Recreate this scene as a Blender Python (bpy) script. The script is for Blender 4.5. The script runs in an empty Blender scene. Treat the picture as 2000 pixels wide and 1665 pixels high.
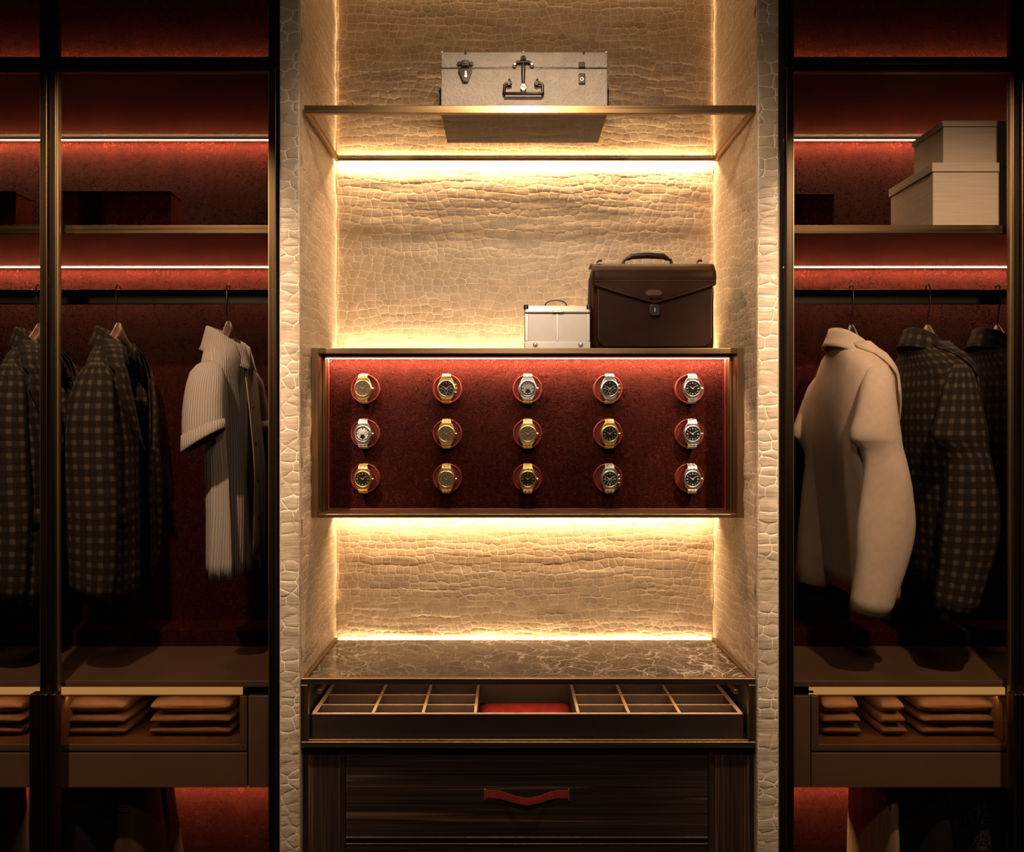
import bpy, bmesh, math, random
from mathutils import Vector, Matrix, noise
R = math.radians
random.seed(7)
sc = bpy.context.scene
C = sc.collection

# ------------------------------------------------------------------ camera, world, lights, exposure
SC, D, EZ = 0.0014, 2.14, 1.60        # metres per photo pixel on the plane Y=0, camera distance to it, eye height
VX, VY = 990.0, 832.0                 # vanishing point of the photograph
def k(Y): return SC * (D + Y) / D
def X(px, Y=0.0): return (px - VX) * k(Y)
def Z(py, Y=0.0): return EZ + (VY - py) * k(Y)

cam = bpy.data.cameras.new('camera')
cam.sensor_width = 36.0
cam.lens = (D / SC) / 2000 * 36.0
cam.shift_x = (1000 - VX) / 2000
cam.shift_y = (VY - 832.5) / 2000
cam.clip_start = 0.05
cam_o = bpy.data.objects.new('camera', cam)
C.objects.link(cam_o)
cam_o.location = (0, -D, EZ)
cam_o.rotation_euler = (R(90), 0, 0)
sc.camera = cam_o

world = bpy.data.worlds.new('world')
sc.world = world
world.use_nodes = True
world.node_tree.nodes['Background'].inputs[0].default_value = (0.9, 0.6, 0.4, 1)
world.node_tree.nodes['Background'].inputs[1].default_value = 0.004

sc.view_settings.view_transform = 'Standard'
sc.view_settings.look = 'None'
sc.view_settings.gamma = 1.0
sc.view_settings.use_curve_mapping = False
sc.view_settings.exposure = 0.0
cy = sc.cycles
cy.max_bounces = 7; cy.diffuse_bounces = 3; cy.glossy_bounces = 4; cy.transmission_bounces = 4
cy.transparent_max_bounces = 14
cy.sample_clamp_indirect = 3.0
cy.blur_glossy = 0.5
cy.caustics_reflective = False; cy.caustics_refractive = False
cy.use_denoising = True

WARM = (1.0, 0.67, 0.36)
AMBER = (1.0, 0.62, 0.34)
SPOTC = (1.0, 0.77, 0.54)

def strip_light(name, x0, x1, y, z, w, energy, direction, color=WARM, spread=180):
    """a long LED tape: rectangular lamp from x0 to x1"""
    l = bpy.data.lights.new(name, 'AREA')
    l.shape = 'RECTANGLE'; l.size = abs(x1 - x0); l.size_y = w
    l.energy = energy; l.color = color; l.spread = R(spread)
    o = bpy.data.objects.new(name, l); C.objects.link(o)
    o.location = ((x0 + x1) / 2, y, z)
    o.rotation_euler = Vector(direction).to_track_quat('-Z', 'Y').to_euler()
    if abs(direction[1]) > 0.01 or True:
        # keep the long side along X
        dz = Vector(direction).normalized()
        xa = Vector((1, 0, 0)); ya = (-dz).cross(xa)
        m = Matrix((xa, ya, -dz)).transposed()
        o.rotation_euler = m.to_euler()
    return o

def spot(name, loc, target, energy, size, blend=0.6, color=SPOTC, radius=0.03):
    l = bpy.data.lights.new(name, 'SPOT')
    l.energy = energy; l.spot_size = R(size); l.spot_blend = blend; l.color = color
    l.shadow_soft_size = radius
    o = bpy.data.objects.new(name, l); C.objects.link(o)
    o.location = loc
    o.rotation_euler = (Vector(target) - Vector(loc)).to_track_quat('-Z', 'Y').to_euler()
    return o

NL, NR = X(587), X(1478)               # inner faces of the niche
WALL_Y = 0.45                          # niche rear wall
BACK_Y = 0.54                          # wardrobe rear wall
E_NICHE = 2.0
# shelf tape (up and down), display box tape (up and down), counter tape (up), box interior tape
strip_light('led_light', NL + .01, NR - .01, 0.432, Z(303, .40), .008, 7.0, (0, 0.35, -1))
strip_light('led_light', NL + .01, NR - .01, 0.432, Z(300, .40), .008, 2.4, (0, 0.35, 1))
strip_light('led_light', NL + .01, NR - .01, 0.405, Z(690, .40), .008, 3.2, (0, 0.5, 1))
strip_light('led_light', NL + .01, NR - .01, 0.405, Z(1004, .40), .008, 5.2, (0, 0.5, -1))
strip_light('led_light', NL + .01, NR - .01, 0.440, Z(1257, .44), .008, 2.6, (0, 0.5, 1))
strip_light('led_light', NL + .03, NR - .03, 0.40, 3.13, .01, 0.7, (0, 0.3, -1), (1.0, 0.66, 0.33))
strip_light('led_light', X(630, .2), X(1432, .2), 0.206, 1.8035, .005, 9.0, (0, 0.45, -1), (1.0, .66, .40))
# upright tapes in the two rear corners of the niche
for cx, sg in ((NL + .014, -1), (NR - .014, 1)):
    l = bpy.data.lights.new('led_light', 'AREA'); l.shape = 'RECTANGLE'; l.size = 2.0; l.size_y = .006; l.energy = 0.30; l.color = WARM; l.spread = R(150)
    o = bpy.data.objects.new('led_light', l); C.objects.link(o)
    o.location = (cx, .440, 2.02)
    za = Vector((-sg, .15, 0)).normalized(); xa = Vector((0, 0, 1))
    o.rotation_euler = Matrix((xa, za.cross(xa), za)).transposed().to_euler()
# wardrobe tapes
for x0, x1 in ((X(-420), X(543)), (X(1524), X(2440))):
    n = abs(x1 - x0)
    strip_light('led_light', x0, x1, 0.520, Z(275, .53), .006, 9.0 * n, (0, 0.3, -1), AMBER)
    strip_light('led_light', x0, x1, 0.520, Z(523, .53), .006, 9.0 * n, (0, 0.3, -1), AMBER)
    strip_light('led_light', x0, x1, 0.520, Z(118, .53), .006, 1.8 * n, (0, 0.3, 1), AMBER)
    strip_light('led_light', x0, x1, 0.50, Z(1530, .53), .010, 5.4 * n, (0, 0.6, -1), AMBER)
for x0, x1 in ((X(-330, .1), X(72, .1)), (X(112, .1), X(468, .1)), (X(1602, .1), X(1972, .1)), (X(2020, .1), X(2400, .1))):
    strip_light('led_light', x0, x1, 0.105, Z(1362, .105), .012, 0.8 * abs(x1 - x0), (0, 0.55, -1), WARM)
strip_light('led_light', NL + .04, NR - .04, 0.034, Z(1341), .008, 1.6, (0, 0.55, -1), WARM)
# hanging spotlights in front of the joinery (their housings are built below)
SPOTS = [(-0.98, -1.00, 2.80, 300), (0.06, -0.62, 2.80, 36), (1.06, -1.00, 2.80, 300)]
for sx, sy, sz, e in SPOTS:
    side = abs(sx) > .5
    spot('spot_light', (sx, sy, sz), (sx * 1.25, 0.25, 1.50) if side else (sx, 0.25, 1.35), e, 66 if side else 118, 0.85 if side else 0.7)

FILL = (0.06, -1.75, 2.46)  # added fill lamp out of view, brightens piers and niche from the front
spot('spot_light', FILL, (0.06, 0.2, 1.30), 62, 110, 0.8, (1.0, .80, .60), .05)

# ------------------------------------------------------------------ materials
def new_mat(name):
    m = bpy.data.materials.new(name); m.use_nodes = True
    nt = m.node_tree
    return m, nt, nt.nodes['Principled BSDF'], nt.nodes, nt.links

def setp(b, col=None, rough=None, metal=None, spec=None, ior=None):
    if col is not None: b.inputs['Base Color'].default_value = (*col, 1)
    if rough is not None: b.inputs['Roughness'].default_value = rough
    if metal is not None: b.inputs['Metallic'].default_value = metal
    if spec is not None: b.inputs['Specular IOR Level'].default_value = spec
    if ior is not None: b.inputs['IOR'].default_value = ior

def coords(N, L, scale=(1, 1, 1), out='Object'):
    tc = N.new('ShaderNodeTexCoord'); mp = N.new('ShaderNodeMapping')
    mp.inputs['Scale'].default_value = scale
    L.new(tc.outputs[out], mp.inputs['Vector'])
    return mp.outputs['Vector']

def noise_tex(N, L, vec, scale, detail=3, rough=.5, dist=0):
    t = N.new('ShaderNodeTexNoise')
    t.inputs['Scale'].default_value = scale; t.inputs['Detail'].default_value = detail
    t.inputs['Roughness'].default_value = rough; t.inputs['Distortion'].default_value = dist
    L.new(vec, t.inputs['Vector'])
    return t.outputs['Fac']

def ramp(N, L, fac, stops):
    r = N.new('ShaderNodeValToRGB')
    e = r.color_ramp.elements
    while len(e) < len(stops): e.new(0.5)
    for i, (p, c) in enumerate(stops):
        e[i].position = p; e[i].color = (*c, 1) if len(c) == 3 else c
    L.new(fac, r.inputs['Fac'])
    return r.outputs['Color']

def math_n(N, L, op, a, b=None, c=None):
    n = N.new('ShaderNodeMath'); n.operation = op
    for i, v in enumerate((a, b, c)):
        if v is None: continue
        if isinstance(v, (int, float)): n.inputs[i].default_value = v
        else: L.new(v, n.inputs[i])
    return n.outputs[0]

def bump(N, L, b, height, strength=.3, dist=.002, normal=None):
    n = N.new('ShaderNodeBump')
    n.inputs['Strength'].default_value = strength; n.inputs['Distance'].default_value = dist
    L.new(height, n.inputs['Height'])
    if normal is not None: L.new(normal, n.inputs['Normal'])
    if b is not None: L.new(n.outputs[0], b.inputs['Normal'])
    return n.outputs[0]

def simple(name, col, rough=.5, metal=0, spec=.5, var=0.12, vscale=(30, 30, 30), bmp=0.0, bscale=300, bdist=.0006):
    m, nt, b, N, L = new_mat(name)
    setp(b, col, rough, metal, spec)
    v = coords(N, L, vscale)
    f = noise_tex(N, L, v, 1.0, 3)
    lo = tuple(c * (1 - var) for c in col); hi = tuple(min(1, c * (1 + var)) for c in col)
    L.new(ramp(N, L, f, [(.3, lo), (.7, hi)]), b.inputs['Base Color'])
    if bmp:
        f2 = noise_tex(N, L, coords(N, L), bscale, 2)
        bump(N, L, b, f2, bmp, bdist)
    return m

def brushed(name, col, rough, along=(2, 200, 200), var=.15):
    m, nt, b, N, L = new_mat(name)
    setp(b, col, rough, 1.0)
    f = noise_tex(N, L, coords(N, L, along), 1.0, 2)
    lo = tuple(c * (1 - var) for c in col); hi = tuple(min(1, c * (1 + var)) for c in col)
    L.new(ramp(N, L, f, [(.3, lo), (.7, hi)]), b.inputs['Base Color'])
    r = ramp(N, L, f, [(.2, (rough * .85,) * 3), (.8, (rough * 1.15,) * 3)])
    L.new(r, b.inputs['Roughness'])
    return m

def glass_mat(name, tint, ior=1.45, gloss=(1, 1, 1)):
    m = bpy.data.materials.new(name); m.use_nodes = True
    nt = m.node_tree; N, L = nt.nodes, nt.links
    N.remove(N['Principled BSDF'])
    tr = N.new('ShaderNodeBsdfTransparent'); tr.inputs[0].default_value = (*tint, 1)
    gl = N.new('ShaderNodeBsdfGlossy'); gl.inputs['Roughness'].default_value = 0.0; gl.inputs[0].default_value = (*gloss, 1)
    fr = N.new('ShaderNodeFresnel'); fr.inputs[0].default_value = ior
    mx = N.new('ShaderNodeMixShader')
    ge = N.new('ShaderNodeNewGeometry')          # reflect on the outer faces only (a pane has no inner total reflection)
    inv = math_n(N, L, 'SUBTRACT', 1.0, ge.outputs['Backfacing'])
    L.new(math_n(N, L, 'MULTIPLY', fr.outputs[0], inv), mx.inputs[0]); L.new(tr.outputs[0], mx.inputs[1]); L.new(gl.outputs[0], mx.inputs[2])
    L.new(mx.outputs[0], N['Material Output'].inputs['Surface'])
    return m

def emit_mat(name, col, strength):
    m, nt, b, N, L = new_mat(name)
    setp(b, (.8, .8, .8), .4)
    b.inputs['Emission Color'].default_value = (*col, 1)
    b.inputs['Emission Strength'].default_value = strength
    return m

M = {}
def croc_mat(name, cell, groove):
    m, nt, b, N, L = new_mat(name)
    setp(b, cell, .42, 0, .45)
    v = coords(N, L, (22, 22, 22))
    f = noise_tex(N, L, v, 1.0, 4)
    lo = tuple(c * .84 for c in cell); hi = tuple(min(1, c * 1.14) for c in cell)
    L.new(ramp(N, L, f, [(.3, lo), (.7, hi)]), b.inputs['Base Color'])
    f2 = noise_tex(N, L, coords(N, L), 420, 3)
    f3 = noise_tex(N, L, coords(N, L, (9, 9, 70)), 1.6, 3)
    n1 = bump(N, L, None, f3, .5, .004)
    bump(N, L, b, f2, .35, .0007, n1)
    return m
M['croc'] = croc_mat('embossed_leather', (.47, .345, .232), None)
M['croc_groove'] = simple('leather_groove', (.92, .80, .60), .5, var=.06)

def red_leather(name, col, scale=1.0):
    m, nt, b, N, L = new_mat(name)
    setp(b, col, .55, 0, .02)
    v = coords(N, L, (1, 1, .8))
    n = noise_tex(N, L, v, 70 * scale, 5, .62, 1.2)
    a = math_n(N, L, 'ABSOLUTE', math_n(N, L, 'SUBTRACT', n, .5))
    ridge = math_n(N, L, 'SUBTRACT', 1.0, math_n(N, L, 'MULTIPLY', a, 11.0))
    ridge = math_n(N, L, 'MAXIMUM', ridge, 0.0)
    big = noise_tex(N, L, v, 9, 4, .6, .6)
    lo = tuple(c * .55 for c in col); hi = tuple(min(1, c * 1.25) for c in col)
    base = ramp(N, L, big, [(.30, lo), (.70, hi)])
    mix = N.new('ShaderNodeMix'); mix.data_type = 'RGBA'
    L.new(math_n(N, L, 'MULTIPLY', ridge, .62), mix.inputs['Factor'])
    L.new(base, mix.inputs['A'])
    mix.inputs['B'].default_value = (min(1, col[0] * 2.4), min(1, col[1] * 2.3), min(1, col[2] * 2.0), 1)
    L.new(mix.outputs['Result'], b.inputs['Base Color'])
    h = math_n(N, L, 'ADD', math_n(N, L, 'MULTIPLY', ridge, .7), noise_tex(N, L, v, 36, 4, .55, .8))
    bump(N, L, b, h, 1.0, .011)
    return m
M['red'] = red_leather('crimson_leather', (.060, .0110, .0082))
M['red_box'] = red_leather('crimson_leather_box', (.064, .0108, .0075), 1.2)
M['red_smooth'] = simple('smooth_red_leather', (.13, .014, .010), .4, var=.15, bmp=.2, bscale=500)
M['red_rim'] = simple('red_leather_rim', (.21, .030, .020), .35, var=.1)
M['red_strap'] = simple('red_grained_strap', (.34, .034, .026), .42, var=.2, vscale=(90, 90, 90), bmp=.4, bscale=400)
M['red_pad'] = simple('red_suede', (.48, .030, .024), .75, var=.25, vscale=(40, 40, 40), bmp=.3, bscale=900)

M['brass'] = brushed('bronzed_brass', (.34, .215, .105), .38)
M['brass_v'] = brushed('bronzed_brass_upright', (.34, .215, .105), .38, (200, 200, 2))
M['bronze'] = brushed('dark_bronze', (.075, .046, .024), .34, (200, 200, 2))
M['bronze_h'] = brushed('dark_bronze_rail', (.075, .046, .024), .34)
M['edge_bronze'] = brushed('edge_bronze', (.19, .125, .065), .36)
M['black'] = simple('black_lacquer', (.012, .009, .007), .4, var=.2)
M['gloss_under'] = simple('gloss_brown_panel', (.045, .025, .016), .22, spec=.7, var=.15)
M['taupe'] = simple('taupe_lacquer', (.215, .125, .075), .38, var=.06, vscale=(6, 6, 6))
M['shelf_brown'] = simple('brown_shelf_lacquer', (.11, .058, .034), .42, var=.1, vscale=(5, 5, 5))
M['taupe_dark'] = simple('taupe_edge', (.16, .095, .055), .4, var=.06)
M['smoke'] = glass_mat('smoked_glass', (.72, .69, .665), 1.40)
M['clear'] = glass_mat('clear_glass', (.93, .91, .86), 1.45)
M['bronze_glass'] = glass_mat('bronze_tinted_glass', (.72, .62, .50), 1.45)
M['led'] = emit_mat('led_diffuser', (1.0, .72, .42), 5.0)
M['led_red'] = emit_mat('led_diffuser_amber', (1.0, .60, .36), 0.9)
M['led_pink'] = emit_mat('led_diffuser_bright', (1.0, .66, .48), 2.2)
M['led_soft'] = emit_mat('led_panel', (1.0, .50, .15), 0.75)

def wood(name, dark, light, axis):
    m, nt, b, N, L = new_mat(name)
    setp(b, dark, .45, 0, .22)
    sc_ = {'x': (2.0, 190, 190), 'z': (190, 190, 2.0)}[axis]
    v = coords(N, L, sc_)
    n = noise_tex(N, L, v, 1.0, 5, .6, .4)
    v2 = coords(N, L, {'x': (.5, 30, 30), 'z': (30, 30, .5)}[axis])
    n2 = noise_tex(N, L, v2, 1.0, 2, .5, .3)
    c1 = ramp(N, L, n, [(.35, dark), (.58, tuple((a + c) / 2 for a, c in zip(dark, light))), (.72, light)])
    thin = ramp(N, L, n2, [(.555, (0, 0, 0)), (.575, (1, 1, 1)), (.595, (0, 0, 0))])
    mix = N.new('ShaderNodeMix'); mix.data_type = 'RGBA'
    L.new(math_n(N, L, 'MULTIPLY', thin, .55), mix.inputs['Factor'])
    L.new(c1, mix.inputs['A']); mix.inputs['B'].default_value = (.23, .115, .065, 1)
    L.new(mix.outputs['Result'], b.inputs['Base Color'])
    bump(N, L, b, n, .15, .0006)
    return m
M['ebony_x'] = wood('ebony_veneer', (.016, .009, .006), (.070, .039, .026), 'x')
M['ebony_z'] = wood('ebony_veneer_upright', (.016, .009, .006), (.070, .039, .026), 'z')
M['tray'] = simple('dark_brown_lacquer', (.026, .012, .008), .5, var=.12)
M['tray_edge'] = simple('tan_divider', (.40, .245, .145), .45, var=.1)
M['tray_in'] = simple('brown_suede_lining', (.055, .028, .018), .8, var=.15)

def marble():
    m, nt, b, N, L = new_mat('brown_marble')
    setp(b, (.06, .04, .028), .07, 0, .9)
    b.inputs['IOR'].default_value = 1.7
    v = coords(N, L, (1, 1, 1))
    wv = N.new('ShaderNodeTexNoise'); wv.inputs['Scale'].default_value = 7; wv.inputs['Detail'].default_value = 4
    L.new(v, wv.inputs['Vector'])
    vm = N.new('ShaderNodeVectorMath'); vm.operation = 'MULTIPLY_ADD'; vm.inputs[1].default_value = (.22, .22, .22)
    L.new(wv.outputs['Color'], vm.inputs[0]); L.new(v, vm.inputs[2])
    vo = N.new('ShaderNodeTexVoronoi'); vo.feature = 'DISTANCE_TO_EDGE'; vo.inputs['Scale'].default_value = 11
    L.new(vm.outputs[0], vo.inputs['Vector'])
    vein = math_n(N, L, 'MAXIMUM', math_n(N, L, 'SUBTRACT', 1.0, math_n(N, L, 'MULTIPLY', vo.outputs['Distance'], 24.0)), 0.0)
    vo2 = N.new('ShaderNodeTexVoronoi'); vo2.feature = 'DISTANCE_TO_EDGE'; vo2.inputs['Scale'].default_value = 29
    L.new(vm.outputs[0], vo2.inputs['Vector'])
    vein2 = math_n(N, L, 'MAXIMUM', math_n(N, L, 'SUBTRACT', 1.0, math_n(N, L, 'MULTIPLY', vo2.outputs['Distance'], 22.0)), 0.0)
    vein = math_n(N, L, 'MAXIMUM', vein, math_n(N, L, 'MULTIPLY', vein2, .5))
    n3 = noise_tex(N, L, v, 3.0, 2)
    vein = math_n(N, L, 'MULTIPLY', vein, ramp(N, L, n3, [(.4, (.15,) * 3), (.65, (1, 1, 1))]))
    base = ramp(N, L, noise_tex(N, L, v, 14, 4), [(.3, (.040, .026, .017)), (.7, (.10, .066, .044))])
    mix = N.new('ShaderNodeMix'); mix.data_type = 'RGBA'
    L.new(vein, mix.inputs['Factor']); L.new(base, mix.inputs['A']); mix.inputs['B'].default_value = (.85, .72, .58, 1)
    L.new(mix.outputs['Result'], b.inputs['Base Color'])
    return m
M['marble'] = marble()

def plaid(name, base, mid, hi, pitch=.034):
    m, nt, b, N, L = new_mat(name)
    setp(b, base, .9, 0, .15)
    tc = N.new('ShaderNodeTexCoord'); sp = N.new('ShaderNodeSeparateXYZ')
    L.new(tc.outputs['UV'], sp.inputs[0])
    def band(o, ph):
        fr = math_n(N, L, 'FRACT', math_n(N, L, 'ADD', math_n(N, L, 'DIVIDE', o, pitch), ph))
        d = math_n(N, L, 'ABSOLUTE', math_n(N, L, 'SUBTRACT', fr, .5))
        mr = N.new('ShaderNodeMapRange'); mr.interpolation_type = 'SMOOTHSTEP'
        mr.inputs['From Min'].default_value = .14; mr.inputs['From Max'].default_value = .25
        mr.inputs['To Min'].default_value = 1; mr.inputs['To Max'].default_value = 0
        L.new(d, mr.inputs['Value'])
        ln = math_n(N, L, 'LESS_THAN', math_n(N, L, 'ABSOLUTE', math_n(N, L, 'SUBTRACT', d, .08)), .025)
        return math_n(N, L, 'SUBTRACT', mr.outputs[0], math_n(N, L, 'MULTIPLY', ln, .35))
    s = math_n(N, L, 'ADD', band(sp.outputs[0], 0), band(sp.outputs[1], .3))
    s = math_n(N, L, 'MULTIPLY', s, .5)
    col = ramp(N, L, s, [(.08, base), (.5, mid), (.95, hi)])
    nz = noise_tex(N, L, tc.outputs['UV'], 700, 2)
    mix = N.new('ShaderNodeMix'); mix.data_type = 'RGBA'; mix.blend_type = 'MULTIPLY'
    mix.inputs['Factor'].default_value = .8
    L.new(col, mix.inputs['A']); L.new(ramp(N, L, nz, [(.3, (.5,) * 3), (.7, (1.3,) * 3)]), mix.inputs['B'])
    L.new(mix.outputs['Result'], b.inputs['Base Color'])
    bump(N, L, b, nz, .4, .0008)
    return m
M['plaid'] = plaid('checked_tweed', (.020, .0145, .011), (.036, .026, .019), (.112, .086, .064))
M['plaid_dark'] = plaid('dark_checked_tweed', (.014, .010, .008), (.027, .019, .014), (.085, .063, .047))
M['lining'] = simple('dark_lining', (.022, .015, .011), .6, var=.2)

def stripe_cloth():
    m, nt, b, N, L = new_mat('striped_crepe')
    setp(b, (.50, .43, .385), .85, 0, .2)
    tc = N.new('ShaderNodeTexCoord'); sp = N.new('ShaderNodeSeparateXYZ')
    L.new(tc.outputs['UV'], sp.inputs[0])
    wob = math_n(N, L, 'MULTIPLY', noise_tex(N, L, tc.outputs['UV'], 30, 2), .004)
    s = math_n(N, L, 'SINE', math_n(N, L, 'MULTIPLY', math_n(N, L, 'ADD', sp.outputs[0], wob), 2 * math.pi / .0085))
    L.new(ramp(N, L, math_n(N, L, 'MULTIPLY_ADD', s, .5, .5), [(0, (.40, .335, .295)), (1, (.61, .53, .475))]), b.inputs['Base Color'])
    bump(N, L, b, s, .5, .0012)
    return m
M['shirt'] = stripe_cloth()
M['cream'] = simple('cream_wool', (.71, .56, .43), .9, spec=.2, var=.06, vscale=(60, 60, 60), bmp=.25, bscale=900)
M['box_cloth'] = simple('ivory_linen', (.46, .38, .30), .8, spec=.25, var=.07, vscale=(8, 8, 140), bmp=.35, bscale=600)
M['black_cloth'] = simple('black_wool', (.014, .010, .008), .9, var=.2, bmp=.2)
M['brown_cloth'] = simple('brown_satin', (.13, .075, .045), .55, var=.2, vscale=(60, 60, 4))
M['tan_cloth'] = simple('tan_satin', (.55, .36, .21), .55, var=.25, vscale=(60, 60, 6), bmp=.3, bscale=200)
M['fold_cloth'] = simple('rust_knit', (.30, .19, .135), .9, var=.10, bmp=.3, bscale=800)
def sequin():
    m, nt, b, N, L = new_mat('sequinned_black')
    setp(b, (.02, .016, .012), .5)
    v = coords(N, L, (300, 300, 300))
    vo = N.new('ShaderNodeTexVoronoi'); L.new(v, vo.inputs['Vector']); vo.inputs['Scale'].default_value = 1
    f = math_n(N, L, 'LESS_THAN', vo.outputs['Distance'], .36)
    st = ramp(N, L, noise_tex(N, L, coords(N, L, (45, 45, 9)), 1, 3, .6, 1), [(.46, (0, 0, 0)), (.54, (1, 1, 1))])
    f = math_n(N, L, 'MULTIPLY', f, st)
    L.new(f, b.inputs['Metallic'])
    L.new(ramp(N, L, f, [(0, (.018, .014, .011)), (1, (.9, .68, .40))]), b.inputs['Base Color'])
    return m
M['sequin'] = sequin()
M['wood_hanger'] = simple('walnut', (.13, .070, .040), .45, var=.3, vscale=(10, 60, 60))
M['hook'] = brushed('hook_steel', (.18, .13, .10), .3)

M['case'] = simple('grey_hide', (.37, .305, .25), .6, spec=.35, var=.10, vscale=(25, 25, 25), bmp=1.0, bscale=170, bdist=.004)
M['iron'] = simple('blackened_iron', (.055, .045, .038), .35, metal=.8, var=.3)
M['steel'] = brushed('polished_steel', (.62, .56, .48), .42)
M['aluminium'] = simple('satin_aluminium', (.74, .64, .56), .38, metal=.25, var=.04)
M['aluminium_band'] = simple('bright_aluminium', (.80, .71, .63), .3, metal=.45, var=.04)
M['tan_leather'] = simple('brown_hide', (.036, .0105, .0038), .48, spec=.14, var=.22, vscale=(7, 7, 9), bmp=.2, bscale=420)
M['tan_leather2'] = simple('brown_hide_front', (.028, .0082, .003), .5, spec=.12, var=.22, vscale=(7, 7, 9), bmp=.2, bscale=420)
M['badge'] = simple('russet_leather_badge', (.10, .034, .015), .45, var=.1)
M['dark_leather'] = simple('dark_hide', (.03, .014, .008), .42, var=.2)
M['thread'] = simple('waxed_thread', (.34, .22, .14), .7)
M['gold'] = simple('polished_gold', (.95, .66, .26), .34, metal=1, var=.05)
M['gold_link'] = simple('gold_links', (.90, .62, .25), .38, metal=1, var=.08)
M['silver'] = simple('polished_watch_steel', (.80, .76, .70), .32, metal=1, var=.04)
M['silver_link'] = simple('steel_links', (.74, .70, .64), .36, metal=1, var=.08)
M['dial_black'] = simple('black_dial', (.012, .012, .011), .3, var=.1)
M['dial_brown'] = simple('bronze_dial', (.19, .125, .075), .35, metal=.2, var=.1)
M['dial_white'] = simple('silver_dial', (.72, .67, .60), .4, var=.05)
M['marker'] = simple('ivory_marker', (.80, .74, .62), .35, var=.03)
M['gold_marker'] = simple('gilt_marker', (.95, .75, .40), .3, metal=.6, var=.03)
M['floor'] = simple('dark_oak_floor', (.060, .036, .022), .4, var=.3, vscale=(1.5, 14, 1))
M['room'] = simple('brown_plaster', (.070, .046, .032), .7, var=.1)
M['ceiling'] = simple('dark_ceiling_paint', (.055, .040, .030), .8, var=.05)

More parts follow.
